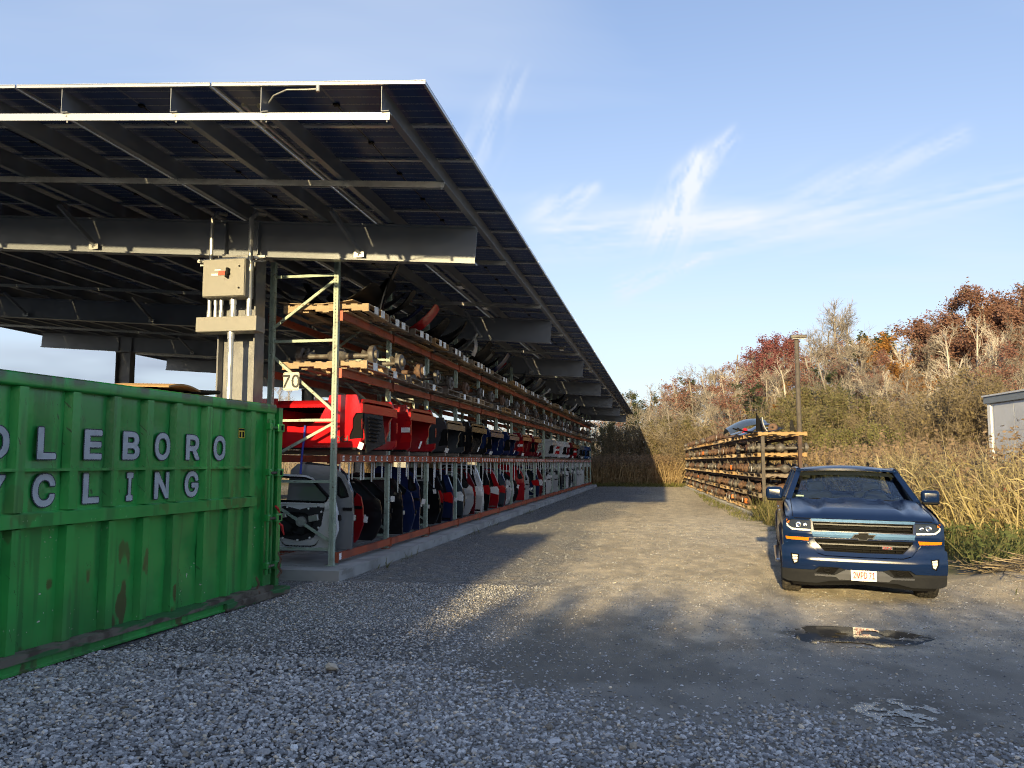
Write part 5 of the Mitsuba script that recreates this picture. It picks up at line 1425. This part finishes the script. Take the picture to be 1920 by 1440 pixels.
# ---------------------------------------------------------------- trees, bushes, reeds, weeds
TREES = [(-3.0, 85, 8.3, 'bare'), (-1.8, 80, 8.2, 'pine'), (-0.9, 78, 7.9, 'bare'), (-0.1, 86, 9.0, 'pine'), (0.8, 70, 7.8, 'bare'), (1.7, 72, 9.3, 'redthin'), (2.3, 66, 8.0, 'birch'), (3.5, 68, 9.3, 'birch'), (4.6, 75, 9.5, 'bare'), (3.6, 80, 11.0, 'redthin'), (5.9, 75, 11.7, 'snag'), (4.6, 66, 9.0, 'bare'), (6.5, 72, 10.3, 'redthin'), (7.9, 80, 12.0, 'crimson'), (7.6, 66, 10.6, 'crimson'), (8.9, 68, 11.7, 'crimson'), (10.6, 72, 11.8, 'crimson'), (11.8, 74, 11.4, 'redthin'), (7.1, 60, 7.9, 'bare'), (10.8, 58, 8.3, 'pine'), (14.2, 72, 14.3, 'bare'), (16.2, 76, 14.5, 'bare'), (14.3, 80, 14.4, 'bare'), (15.6, 70, 12.1, 'redthin'), (15.0, 64, 10.6, 'bare'), (16.2, 66, 10.4, 'redthin'), (16.8, 62, 10.5, 'orange'), (17.1, 66, 10.6, 'orange'), (20.2, 74, 13.6, 'flatpine'), (21.0, 72, 13.1, 'redthin'), (21.3, 70, 13.6, 'redoak'), (19.0, 64, 10.4, 'bare'), (20.9, 66, 13.5, 'redoak'), (21.4, 64, 14.1, 'redoak'), (22.1, 62, 13.4, 'redoak'), (24.0, 64, 13.9, 'redoak'), (24.5, 62, 13.6, 'redoak'), (26.7, 64, 13.3, 'redoak'), (17.0, 52, 10.0, 'birch'), (18.8, 54, 9.8, 'birch'), (16.9, 55, 8.9, 'birch'), (19.4, 50, 9.3, 'bare'), (20.4, 54, 9.6, 'bare'), (18.2, 50, 7.8, 'redthin'), (13.2, 55, 7.3, 'bare'), (12.5, 56, 7.7, 'birch'), (14.8, 58, 7.9, 'birch'), (15.8, 56, 7.7, 'birch'), (14.3, 52, 6.9, 'bare'), (26.1, 60, 12.6, 'redoak'), (27.9, 60, 11.8, 'redoak'), (12.3, 60, 7.8, 'birch'), (10.9, 64, 8.3, 'bare'), (9.6, 62, 8.1, 'redthin'), (8.3, 60, 7.7, 'bare'), (5.3, 62, 7.4, 'bare'), (3.7, 60, 6.6, 'bare'), (0.9, 63, 6.1, 'bare'), (-1.1, 66, 5.7, 'bare'), (-3.8, 75, 7.3, 'bare'), (-5.5, 78, 7.8, 'bare'), (-38.6, 75, 8.5, 'bare'), (-38.4, 78, 9.5, 'bare'), (-34.1, 72, 9.1, 'bare'), (-34.3, 76, 8.6, 'redthin'), (-33.8, 80, 8.9, 'redthin'), (-31.5, 80, 8.3, 'bare'), (-28.9, 80, 8.3, 'bare'), (-52.8, 85, 9.3, 'bare'), (-59.5, 85, 9.1, 'bare'), (-70.8, 88, 9.5, 'bare'), (-25.5, 80, 7.9, 'bare'), (-18.9, 85, 8.2, 'bare'), (-13.2, 85, 8.1, 'bare'), (31.4, 62, 11.3, 'redoak'), (35.0, 64, 10.8, 'bare')]
TREES += [(4.8, 56, 7.5, 'redthin'), (5.4, 60, 7.6, 'pine'), (7.2, 66, 9.5, 'bare'), (6.8, 60, 8.1, 'orange'), (10.1, 78, 10.6, 'bare'), (9.0, 66, 9.4, 'bare'), (9.8, 66, 8.8, 'birch'), (10.6, 66, 10.2, 'bare'), (11.3, 66, 11.1, 'bare'), (10.7, 60, 8.8, 'birch'), (11.3, 60, 9.6, 'redthin'), (11.3, 56, 8.8, 'bare'), (13.9, 66, 10.7, 'bare'), (16.9, 78, 12.7, 'redthin'), (13.7, 60, 9.7, 'bare'), (14.2, 60, 8.7, 'redthin'), (14.8, 60, 10.4, 'birch'), (20.3, 78, 11.5, 'birch'), (18.9, 70, 11.4, 'pine'), (19.4, 70, 10.7, 'orange'), (20.1, 70, 11.6, 'bare'), (21.2, 70, 11.3, 'orange'), (24.3, 78, 12.6, 'redoak'), (22.4, 70, 10.4, 'bare'), (21.9, 66, 11.2, 'bare'), (20.5, 60, 11.4, 'birch'), (27.0, 78, 12.3, 'bare'), (25.0, 70, 12.5, 'birch'), (25.7, 70, 11.1, 'redthin'), (25.0, 66, 11.3, 'bare'), (23.2, 60, 10.2, 'redthin'), (27.8, 70, 12.5, 'bare'), (31.6, 78, 13.6, 'birch'), (29.0, 70, 10.9, 'bare'), (-4.0, 70, 6.8, 'redthin'), (-3.6, 84, 9.2, 'pine'), (-2.0, 70, 8.0, 'bare'), (-1.1, 84, 8.9, 'redthin'), (0.1, 78, 8.5, 'bare'), (1.1, 70, 8.8, 'redthin'), (2.5, 84, 10.6, 'pine'), (3.1, 70, 8.9, 'bare'), (4.6, 78, 10.1, 'bare'), (6.1, 84, 10.8, 'redthin')]
BUSHES = [(9.7, 56, 6.2, 'willow'), (10.4, 54, 5.8, 'willow'), (11.0, 52, 5.3, 'willow'), (7.9, 50, 4.8, 'willow'), (9.3, 42, 3.7, 'sallow'), (9.4, 40, 3.3, 'sallow'), (8.8, 44, 3.5, 'sallow'), (15.0, 44, 6.1, 'twigbush'), (13.6, 42, 5.4, 'twigbush'), (15.0, 42, 5.0, 'twigbush'), (13.0, 44, 4.5, 'twigbush'), (11.2, 42, 3.9, 'twigbush'), (6.0, 52, 4.2, 'willow'), (5.2, 55, 4.0, 'twigbush'), (1.1, 62, 4.3, 'twigbush'), (-1.7, 66, 4.5, 'twigbush'), (-3.8, 66, 4.3, 'twigbush'), (3.4, 62, 4.3, 'twigbush'), (15.4, 40, 4.7, 'twigbush'), (12.0, 48, 4.8, 'twigbush'), (-4.8, 68, 4.6, 'willow'), (-0.1, 66, 4.7, 'willow'), (2.3, 64, 4.8, 'willow')]


def prisms(P0, P1, R0, R1, n=3):
    d = P1 - P0; L = np.linalg.norm(d, axis=1, keepdims=True) + 1e-9; d = d / L
    u = np.where(np.abs(d[:, 2:3]) < .9, [[0, 0, 1.0]], [[1.0, 0, 0]]); a = np.cross(d, u); a /= np.linalg.norm(a, axis=1, keepdims=True) + 1e-9; b = np.cross(a, d)
    ang = np.arange(n) * 2 * np.pi / n
    ring = np.cos(ang)[None, :, None] * a[:, None] + np.sin(ang)[None, :, None] * b[:, None]
    V = np.concatenate([P0[:, None] + ring * R0[:, None, None], P1[:, None] + ring * R1[:, None, None]], 1).reshape(-1, 3)
    i = np.arange(n); j = (i + 1) % n
    F = np.concatenate([np.stack([i, j, j + n], 1), np.stack([i, j + n, i + n], 1)])
    return V, (F[None] + (np.arange(len(P0)) * 2 * n)[:, None, None]).reshape(-1, 3)


def grow(r, base, dirs, lens, rad, k, wander, lift):
    """chains of k segments for many shoots at once; returns segments (P0, P1, R0, R1) and the chain points."""
    n = len(base); pts = [base]; d = dirs / np.linalg.norm(dirs, axis=1, keepdims=True)
    for s in range(k):
        d = d + r.normal(0, wander, (n, 3)) + [0, 0, lift]; d /= np.linalg.norm(d, axis=1, keepdims=True)
        pts.append(pts[-1] + d * (lens / k)[:, None])
    pts = np.stack(pts, 1); t = np.linspace(1, .35, k + 1)
    R = rad[:, None] * t[None]
    return (pts[:, :-1].reshape(-1, 3), pts[:, 1:].reshape(-1, 3), R[:, :-1].ravel(), R[:, 1:].ravel()), pts, R


def pick(r, pts, R, m, t0, t1):
    """m offshoots on every chain: their bases, the parent's direction there and radius."""
    n, k = pts.shape[0], pts.shape[1] - 1
    t = r.uniform(t0, t1, (n, m)) * k; i = np.minimum(t.astype(int), k - 1); f = (t - i)[..., None]
    q = np.arange(n)[:, None]
    B = pts[q, i] * (1 - f) + pts[q, i + 1] * f; D = pts[q, i + 1] - pts[q, i]
    return B.reshape(-1, 3), D.reshape(-1, 3) / (np.linalg.norm(D.reshape(-1, 3), axis=1, keepdims=True) + 1e-9), R[q, i].ravel(), (t / k).ravel()


def side_dirs(r, D, ang):
    v = r.normal(size=D.shape); v -= (v * D).sum(1, keepdims=True) * D; v /= np.linalg.norm(v, axis=1, keepdims=True)
    a = np.broadcast_to(ang, (len(D),))[:, None]
    return D * np.cos(a) + v * np.sin(a)


def bare_tree(seed, h, spread=.30, n1=16, n2=7, n3=7, lo=.28, ang=.85, rad=.013, stems=1, lift=.10, twig=.008):
    r = np.random.default_rng(seed); S = []
    base = np.zeros((stems, 3)) + r.normal(0, .12 * (stems > 1), (stems, 3)) * [1, 1, 0]
    d0 = np.array([[0, 0, 1.0]]) + r.normal(0, .07 + .18 * (stems > 1), (stems, 3)) * [1, 1, 0]
    s, p, R = grow(r, base, d0, np.full(stems, h * .96), np.full(stems, h * rad), 9, .055, .03); S.append((s, 6))
    B, D, q, t = pick(r, p, R, n1, lo, .98)
    L1 = h * spread * (1.15 - .75 * t) * r.uniform(.6, 1.15, len(t))
    s, p1, R1 = grow(r, B, side_dirs(r, D, ang * r.uniform(.6, 1.15, len(t))), L1, np.maximum(q * .42, .012), 5, .13, lift); S.append((s, 4))
    B, D, q, t = pick(r, p1, R1, n2, .2, 1.0)
    s, p2, R2 = grow(r, B, side_dirs(r, D, .7), np.repeat(L1, n2) * r.uniform(.28, .6, len(t)), np.maximum(q * .5, twig * 1.3), 3, .17, lift * .8); S.append((s, 3))
    B, D, q, t = pick(r, p2, R2, n3, .15, 1.0)
    s, p3, R3 = grow(r, B, side_dirs(r, D, .65), np.repeat(np.repeat(L1, n2), n3) * r.uniform(.12, .30, len(t)), np.full(len(t), twig * 1.05), 1, .2, lift * .6); S.append((s, 3))
    return S, p2, p3


def wood_mesh(S, lo, hi, r):
    b = MB()
    for s, n in S:
        V, F = prisms(*s, n); c = np.repeat(r.uniform(0, 1, len(s[0])), 2 * n)[:, None]
        b.add(V, F, np.asarray(lo) * (1 - c) + np.asarray(hi) * c)
    return b


def leaf_mesh(P, size, lo, hi, r, flat=.5):
    """one small folded leaf spray at every point."""
    n = len(P); a = r.normal(size=(n, 3)); a[:, 2] *= flat; a /= np.linalg.norm(a, axis=1, keepdims=True)
    b = r.normal(size=(n, 3)); b -= (a * b).sum(1, keepdims=True) * a; b /= np.linalg.norm(b, axis=1, keepdims=True)
    s = size * r.uniform(.55, 1.3, (n, 1)); u, v = a * s, b * s * .55
    V = np.stack([P - u, P - v * .9 + u * .1, P + u, P + v + u * .1], 1).reshape(-1, 3)
    F = np.array([[0, 1, 2], [0, 2, 3]])[None] + (np.arange(n) * 4)[:, None, None]
    # tone by clump, not by light
    k = meshkit.noise(P * 1.1 + 50, 3)[:, None] * .7 + r.uniform(0, .3, (n, 1))
    c = np.repeat(np.asarray(lo) * (1 - k) + np.asarray(hi) * k, 4, axis=0)
    m = MB(); m.add(V, F.reshape(-1, 3), c); return m


def clumped(r, pts, n, jit, keep):
    Q = pts.reshape(-1, 3); m = meshkit.noise(Q * .75 + 11, 7); Q = Q[m > 1 - keep]
    i = r.integers(0, len(Q), n); return Q[i] + r.normal(0, jit, (n, 3))


GREYB, PALEB, DARKB = ((.19, .165, .14), (.34, .30, .255)), ((.40, .35, .29), (.62, .56, .48)), ((.11, .09, .078), (.22, .185, .155))
TR = {}


def archetype(kind, v):
    r = np.random.default_rng(hash((len(kind), ord(kind[0]), ord(kind[-1]), v)) % 99991); sd = int(r.integers(1e6)); h = 10.0
    if kind == 'bare': S, a, b = bare_tree(sd, h, .30, 22, 9, 9); return wood_mesh(S[:2], *GREYB, r), wood_mesh(S[2:], *GREYB, r)
    if kind == 'birch': S, a, b = bare_tree(sd, h, .27, 15, 6, 7, lo=.30, ang=.7, rad=.011, stems=2 if v else 1); return wood_mesh(S[:2], *PALEB, r), wood_mesh(S[2:], *PALEB, r)
    if kind == 'snag': S, a, b = bare_tree(sd, h, .17, 26, 5, 5, lo=.25, ang=1.3, lift=0.0); return wood_mesh(S[:2], *GREYB, r), wood_mesh(S[2:], *GREYB, r)
    if kind in ('redthin', 'crimson', 'redoak', 'orange'):
        S, a, b = bare_tree(sd, h, .33 if kind in ('redoak',) else .30, 17, 7, 6, lo=.38 if kind != 'redthin' else .30, ang=.95, rad=.015)
        n, col, kp = dict(redthin=(3800, ((.24, .11, .085), (.40, .22, .17)), .62), crimson=(8200, ((.19, .070, .070), (.36, .14, .135)), .56), redoak=(11500, ((.20, .105, .078), (.37, .21, .15)), .58), orange=(9500, ((.28, .13, .04), (.52, .28, .09)), .58))[kind]
        return wood_mesh(S, *(GREYB if kind != 'orange' else DARKB), r), leaf_mesh(clumped(r, np.concatenate([a.reshape(-1, 3), b.reshape(-1, 3)]), n, .12, kp), .075, *col, r)
    if kind in ('pine', 'flatpine'):
        if kind == 'pine':
            S, a, b = bare_tree(sd, h, .26, 46, 7, 5, lo=.22, ang=1.5, lift=-.02)
        else:
            S, a, b = bare_tree(sd, h, .24, 16, 8, 6, lo=.72, ang=1.25, lift=.05)
        P = np.concatenate([a.reshape(-1, 3), b.reshape(-1, 3)]); i = r.integers(0, len(P), 6500)
        return wood_mesh(S[:2], *DARKB, r), leaf_mesh(P[i] + r.normal(0, .07, (6500, 3)), .10, (.045, .062, .038), (.12, .145, .075), r, .25)
    if kind in ('willow', 'twigbush', 'sallow'):
        h = 5.0; S, a, b = bare_tree(sd, h, .36, 9, 6, 6, lo=.08, ang=.55, rad=.006, stems=13 if kind == 'twigbush' else 9, lift=.12, twig=.007)
        P = np.concatenate([a.reshape(-1, 3), b.reshape(-1, 3)])
        n, col = dict(willow=(9000, ((.13, .125, .055), (.29, .255, .13))), twigbush=(2600, ((.18, .145, .075), (.35, .28, .16))), sallow=(6000, ((.15, .155, .05), (.36, .33, .15))))[kind]
        return wood_mesh(S, (.15, .12, .085), (.29, .235, .165), r), leaf_mesh(clumped(r, P, n, .10, .75), .075, *col, r)


TXT = dict(bare='bare grey tree with fine twigs', birch='bare tree with pale whitish trunk', snag='thin bare spire of a dying conifer', redthin='sparse tree with a few dull red leaves', crimson='crimson leaved maple',
           redoak='tall broad russet oak', orange='orange leaved oak', pine='dark green pine', flatpine='flat topped green pine', willow='olive green willow thicket', twigbush='brown twiggy bush', sallow='pale yellow green shrub')
GRP = dict(bare='bare grey trees of the wood edge', birch='pale trunked bare trees', redthin='sparse reddish trees', crimson='crimson maples', redoak='russet oaks at the right', orange='orange oaks', pine='dark pines', willow='olive willow thickets', twigbush='brown twiggy bushes', sallow='pale shrubs')


def group_of(kind, v):
    """the shape group of one kind of plant; every tree of the yard is an instance of one."""
    if (kind, v) not in TR:
        w, l = archetype(kind, v); bush = kind in ('willow', 'twigbush', 'sallow')
        g = f'plant_form_{kind}_{v}'; a, b = ('stems', 'foliage') if bush else ('trunk', 'crown')
        scene[g] = {'type': 'shapegroup', a: mikit.ply(w.arr(), 'stem_mat', color=np.vstack(w.c)),
                    b: mikit.ply(l.arr(), 'stem_mat' if kind in ('bare', 'birch', 'snag') else 'leaf_mat', color=np.vstack(l.c))}
        TR[kind, v] = g
    return TR[kind, v]


rt = random.Random(77); tcount = {}
for (x, y, h, kind) in sorted(TREES, key=lambda q: q[0] / q[1]) + sorted(BUSHES, key=lambda q: q[0] / q[1]):
    nv = {'bare': 4, 'redoak': 3, 'birch': 3}.get(kind, 2)
    v = rt.randrange(nv)
    group_of(kind, v)
    c = tcount.get(kind, 0); tcount[kind] = c + 1
    bush = kind in ('willow', 'twigbush', 'sallow')
    nm_ = 'bush' if bush else 'pine_tree' if 'pine' in kind else 'tree'
    where = 'counting from the left' if kind not in ('snag', 'flatpine') else ''
    lab = f'{TXT[kind]}, {nth(c)} of its kind {where}' if where else f'{TXT[kind]} rising above the wood'
    t = thing(nm_, lab, 'bush' if bush else 'tree', GRP.get(kind))
    hh = max(h, 2.0) / (5.0 if bush else 10.0); wd = hh * rt.uniform(.9, 1.15) * (1.0 if bush or h > 9 else 1.15)
    M = M4((x, y, -.1), rz=rt.uniform(0, 6.28), s=(wd, wd, hh))
    scene[t] = {'type': 'instance', 'of': {'type': 'ref', 'id': TR[kind, v]}, 'to_world': T(M)}

# hedge of bare bushes before the warehouse behind the viewer: it dapples the light on the foreground
for i in range(34):
    t = thing('bush', f'bare hedge bush before the warehouse behind the viewer, {nth(i)} in its row', 'bush', 'hedge bushes behind the viewer')
    M = M4((-5.6 + .72 * i, -12.6 + .5 * (i % 2), -.1), rz=i * 1.7, s=(.7, .7, rt.uniform(.78, .90)))
    scene[t] = {'type': 'instance', 'of': {'type': 'ref', 'id': group_of('twigbush', i % 2)}, 'to_world': T(M)}

rv = np.random.default_rng(31)


def thicket(n, x0, x1, y0, y1, hfun, lo, hi, rad, k=3, lean=.35):
    x, y = rv.uniform(x0, x1, n), rv.uniform(y0, y1, n); h = hfun(x, y) * rv.uniform(.45, 1.15, n)
    s, p, R = grow(rv, np.stack([x, y, gz(x, y) - .05], 1), np.array([[0, 0, 1.0]]) + rv.normal(0, lean, (n, 3)) * [1, 1, .2], h, np.full(n, rad), k, .16, .03)
    V, F = prisms(*s, 3); c = np.repeat(np.repeat(rv.uniform(0, 1, n), k), 6)[:, None]
    return V, F, np.asarray(lo) * (1 - c) + np.asarray(hi) * c, p


ht = lambda x, y: 2.6 + 3.4 * meshkit.noise(np.stack([x * .16, y * .16, x * 0], -1), 4)
br = MB()
V, F, C, p = thicket(10500, -60, 75, 66, 84, ht, (.16, .13, .10), (.36, .29, .22), .016, 2); br.add(V, F, C)
V, F, C, p2 = thicket(6500, 12, 46, 44, 66, ht, (.15, .12, .09), (.34, .27, .20), .014, 2); br.add(V, F, C)
V, F, C, p3 = thicket(3600, 4, 14, 50, 66, ht, (.15, .12, .09), (.34, .27, .20), .014, 2); br.add(V, F, C)
tag(obj('undergrowth', br, 'stem_mat', kind='stuff'), 'tangled brown undergrowth of the wood behind the yard', 'undergrowth', kind='stuff')
P = np.concatenate([p.reshape(-1, 3), p2.reshape(-1, 3), p3.reshape(-1, 3)]); i = rv.integers(0, len(P), 42000)
lv = leaf_mesh(P[i] + rv.normal(0, .2, (42000, 3)), .12, (.16, .125, .065), (.34, .27, .15), rv)
tag(obj('brown_leaves', lv, 'leaf_mat', kind='stuff'), 'withered brown leaves all through the undergrowth of the wood', 'leaves', kind='stuff')
# far wood that reads as one mass
x = rv.uniform(-90, 110, 2800); y = rv.uniform(88, 120, 2800); h = rv.uniform(3.6, 7.0, 2800) + np.clip((x - 5) * .12, 0, 4.5)
s, p, R = grow(rv, np.stack([x, y, x * 0], 1), np.array([[0, 0, 1.0]]) + rv.normal(0, .09, (2800, 3)) * [1, 1, 0], h, np.full(2800, .06), 3, .06, .02)
fw = MB(); V, F = prisms(*s, 3); fw.add(V, F, np.broadcast_to([.24, .20, .175], (len(V), 3)))
B, D, q_, t_ = pick(rv, p, R, 8, .25, 1.0); s2, p2, R2 = grow(rv, B, side_dirs(rv, D, .8), rv.uniform(.8, 2.6, len(B)), np.full(len(B), .02), 2, .15, .1)
V, F = prisms(*s2, 3); fw.add(V, F, np.broadcast_to([.28, .24, .205], (len(V), 3)))
tag(obj('far_wood', fw, 'stem_mat', kind='stuff'), 'grey brown mass of distant bare wood on the horizon', 'wood', kind='stuff')


def blades(n, xy, h, lo, hi, w, lean, droop, k=4, wind=(.25, 0)):
    """arching grass or reed blades: flat strips that taper."""
    x, y = xy; d = np.array([[0, 0, 1.0]]) + rv.normal(0, lean, (n, 3)) * [1, 1, 0] + [wind[0], wind[1], 0]; d /= np.linalg.norm(d, axis=1, keepdims=True)
    P = [np.stack([x, y, gz(x, y) - .02], 1)]
    for s in range(k):
        d = d + rv.normal(0, .09, (n, 3)) + np.stack([d[:, 0] * droop, d[:, 1] * droop, -np.full(n, droop) * rv.uniform(.2, 1.8, n)], 1) * (s / k); d /= np.linalg.norm(d, axis=1, keepdims=True)
        P.append(P[-1] + d * (h / k)[:, None])
    P = np.stack(P, 1); a = rv.normal(size=(n, 1, 3)) * [1, 1, .2]; a /= np.linalg.norm(a, axis=-1, keepdims=True)
    t = np.linspace(0, 1, k + 1); ww = (w * (.5 + 2 * t * (1 - t)) * (1 - t ** 6 * .9))[None, :, None] * rv.uniform(.6, 1.4, (n, 1, 1))
    V = np.stack([P - a * ww, P + a * ww], 2).reshape(-1, 3); f = []
    for s in range(k): f += [[2 * s, 2 * s + 1, 2 * s + 3], [2 * s, 2 * s + 3, 2 * s + 2]]
    F = (np.array(f)[None] + (np.arange(n) * 2 * (k + 1))[:, None, None]).reshape(-1, 3)
    c = np.repeat(np.clip(rv.normal(.5, .28, n), 0, 1), 2 * (k + 1))[:, None]
    return V, F, np.asarray(lo) * (1 - c) + np.asarray(hi) * c, P


def region(n, x0, x1, y0, y1, keep):
    x, y = rv.uniform(x0, x1, n), rv.uniform(y0, y1, n); ok = rv.uniform(size=n) < keep(x, y); return x[ok], y[ok]


def reedbed(name, n, box, keep, h0, h1, lo, hi, w, label, plume=.3, lean=.12, wind=(.12, 0), droop=.12):
    xy = region(n, *box, keep); m = len(xy[0]); b = MB()
    V, F, C, P = blades(m, xy, rv.uniform(h0, h1, m), lo, hi, w, lean, droop, wind=wind); b.add(V, F, C)
    # leaves off the stalks
    for fr in (1, 2, 3):
        q = P[:, fr]; j = rv.uniform(size=m) < .62; q = q[j]; mm = len(q)
        d = rv.normal(0, 1, (mm, 3)) * [1, 1, .3] + [wind[0] * 3, 0, .9]; d /= np.linalg.norm(d, axis=1, keepdims=True); L = rv.uniform(.28, .62, (mm, 1)) * h1 / 2.3
        e1 = q + d * L * .5; e2 = e1 + (d + [0, 0, -.55]) * L * .5; a = np.cross(d, rv.normal(size=(mm, 3))); a /= np.linalg.norm(a, axis=1, keepdims=True); a *= w * 1.1
        V = np.stack([q - a * .4, q + a * .4, e1 - a, e1 + a, e2], 1).reshape(-1, 3)
        F = (np.array([[0, 1, 3], [0, 3, 2], [2, 3, 4]])[None] + (np.arange(mm) * 5)[:, None, None]).reshape(-1, 3)
        c = np.repeat(rv.uniform(0, 1, mm), 5)[:, None]; b.add(V, F, np.asarray(lo) * (1 - c) + np.asarray(hi) * c)
    tag(obj(name, b, 'leaf_mat', kind='stuff'), label, 'reeds', kind='stuff')
    j = rv.uniform(size=m) < plume; q = P[j, -1]
    if len(q):
        n_ = 14; Q = np.repeat(q, n_, 0) + rv.normal(0, 1, (len(q) * n_, 3)) * [.05, .05, .13]
        tag(obj('plumes', leaf_mesh(Q, .055, (.22, .15, .10), (.40, .30, .20), rv), 'leaf_mat', kind='stuff'), 'feathery brown plumes of ' + label[label.index('reed'):] if 'reed' in label else label, 'reed plumes', kind='stuff')


reedbed('reeds', 11000, (-24, 1.2, 60.5, 65), lambda x, y: 1 + 0 * x, 1.4, 2.2, (.34, .25, .145), (.60, .46, .27), .022, 'tall tan reeds closing off the far end of the yard', .5)
reedbed('reeds', 9000, (5.0, 15.5, 17.5, 26.5), lambda x, y: np.clip(meshkit.noise(np.stack([x * .8, y * .8, x * 0], -1), 2) * 1.8 - .2, 0, 1) * (x > 4.2 + .14 * (y - 17)) * (np.abs(x - .335 * y) < 6) * (y < 25.5 - .0 * x), 1.3, 2.45, (.25, .205, .115), (.58, .49, .30), .012, 'yellow tan reeds leaning between the truck and the trailer', .18, .22, (-.22, 0), .2)
V, F, C, p = thicket(5200, 5.0, 15, 18.5, 28, lambda x, y: 1.5 + 0 * x, (.12, .095, .06), (.30, .23, .14), .006, 4, .5)
ok = None; bq = MB(); bq.add(V, F, C); P = p.reshape(-1, 3); P = P[rv.integers(0, len(P), 16000)]
tag(obj('dry_brush', bq, 'stem_mat', kind='stuff'), 'low tangle of brown stems among the reeds beside the trailer', 'brush', kind='stuff')
tag(obj('brush_leaves', leaf_mesh(P + rv.normal(0, .12, P.shape), .05, (.14, .115, .05), (.32, .26, .13), rv), 'leaf_mat', kind='stuff'), 'small withered leaves on the low brown tangle beside the trailer', 'leaves', kind='stuff')
reedbed('reeds', 1500, (5.4, 11.5, 17.0, 21.5), lambda x, y: (np.abs(x - .335 * y) < 4) * (x > 4.6 + .16 * (y - 17)) * 1.0, 1.2, 2.4, (.40, .33, .14), (.72, .60, .32), .0095, 'broad bright yellow reed blades leaning out in front of the trailer', 0, .26, (-.34, -.05), .3)
reedbed('reeds', 4200, (4.9, 14, 27, 44), lambda x, y: .8 + 0 * x, 1.5, 2.3, (.24, .17, .09), (.46, .34, .17), .022, 'duller reeds standing behind the low right rack', .3)
# weeds, grass and dead stalks
b = MB()
for n, bx, kp, h0, h1, lo, hi, w in ((8000, (2.7, 5.0, 18, 27.5), lambda x, y: np.clip(.3 + meshkit.noise(np.stack([x, y, x * 0], -1), 5) * .9, 0, 1) * (x > 2.35 + .045 * np.abs(y - 20)), .2, .95, (.09, .105, .035), (.32, .27, .13), .009),
                                     (3800, (4.6, 9.5, 13.4, 18.5), lambda x, y: (x > 4.5 + .15 * (y - 13)) * 1.0, .2, .8, (.085, .105, .04), (.28, .26, .12), .008),
                                     (2600, (1.7, 3.1, 25, 58), lambda x, y: np.clip(1.35 - np.abs(x - (2.8 - .046 * (y - 27) - .35)) * 3, 0, 1), .05, .22, (.10, .12, .03), (.26, .24, .10), .012),
                                     (5000, (-16, 4, 57.5, 61), lambda x, y: .8 + 0 * x, .1, .45, (.11, .12, .035), (.28, .25, .10), .016),
                                     (260, (-4.56, -4.40, 12, 46), lambda x, y: (meshkit.noise(np.stack([x * 0, y * .9, x * 0], -1), 8) > .62) * 1.0, .06, .24, (.09, .10, .03), (.24, .22, .08), .008),
                                     (900, (4.3, 6.9, 10.6, 12.6), lambda x, y: (meshkit.noise(np.stack([x * 1.5, y * 1.5, x * 0], -1), 6) > .5) * 1.0, .04, .16, (.10, .13, .03), (.28, .27, .11), .007)):
    xy = region(n, *bx, kp); V, F, C, P = blades(len(xy[0]), xy, rv.uniform(h0, h1, len(xy[0])), lo, hi, w, .35, .25); b.add(V, F, C)
tag(obj('weeds', b, 'leaf_mat', kind='stuff'), 'green and straw coloured weeds along the edges of the yard', 'weeds', kind='stuff')
n = 5200; x, y = rv.uniform(4.3, 9.0, n), rv.uniform(13.4, 18.0, n); ok = x > 4.5 + .15 * (y - 13); x, y = x[ok], y[ok]
Q = np.stack([x, y, gz(x, y) + rv.uniform(.05, .75, len(x)) * (.4 + .6 * meshkit.noise(np.stack([x, y, x * 0], -1), 9))], 1)
tag(obj('leafy_weeds', leaf_mesh(Q, .045, (.06, .085, .03), (.19, .22, .09), rv), 'leaf_mat', kind='stuff'), 'leafy green weeds behind the truck at the foot of the reeds', 'weeds', kind='stuff')
n = 2000; x, y = rv.normal(5.9, .75, n), rv.normal(13.0, .75, n); ok = x > 4.5; x, y = x[ok], y[ok]; n = len(x); z = gz(x, y) + rv.uniform(.0, .16, n); a = rv.uniform(0, 6.28, n); L = rv.uniform(.15, .75, n)
d = np.stack([np.cos(a), np.sin(a), rv.normal(0, .18, n)], 1); P0 = np.stack([x, y, z], 1)
V, F = prisms(P0 - d * L[:, None] / 2, P0 + d * L[:, None] / 2, rv.uniform(.003, .009, n), rv.uniform(.002, .006, n)); c = np.repeat(rv.uniform(0, 1, n), 6)[:, None]
b = MB(); b.add(V, F, np.array([.17, .13, .085]) * (1 - c) + np.array([.42, .34, .22]) * c)
tag(obj('dead_stalks', b, 'stem_mat', kind='stuff'), 'heap of dry broken reed stalks beside the truck', 'dead stalks', kind='stuff')
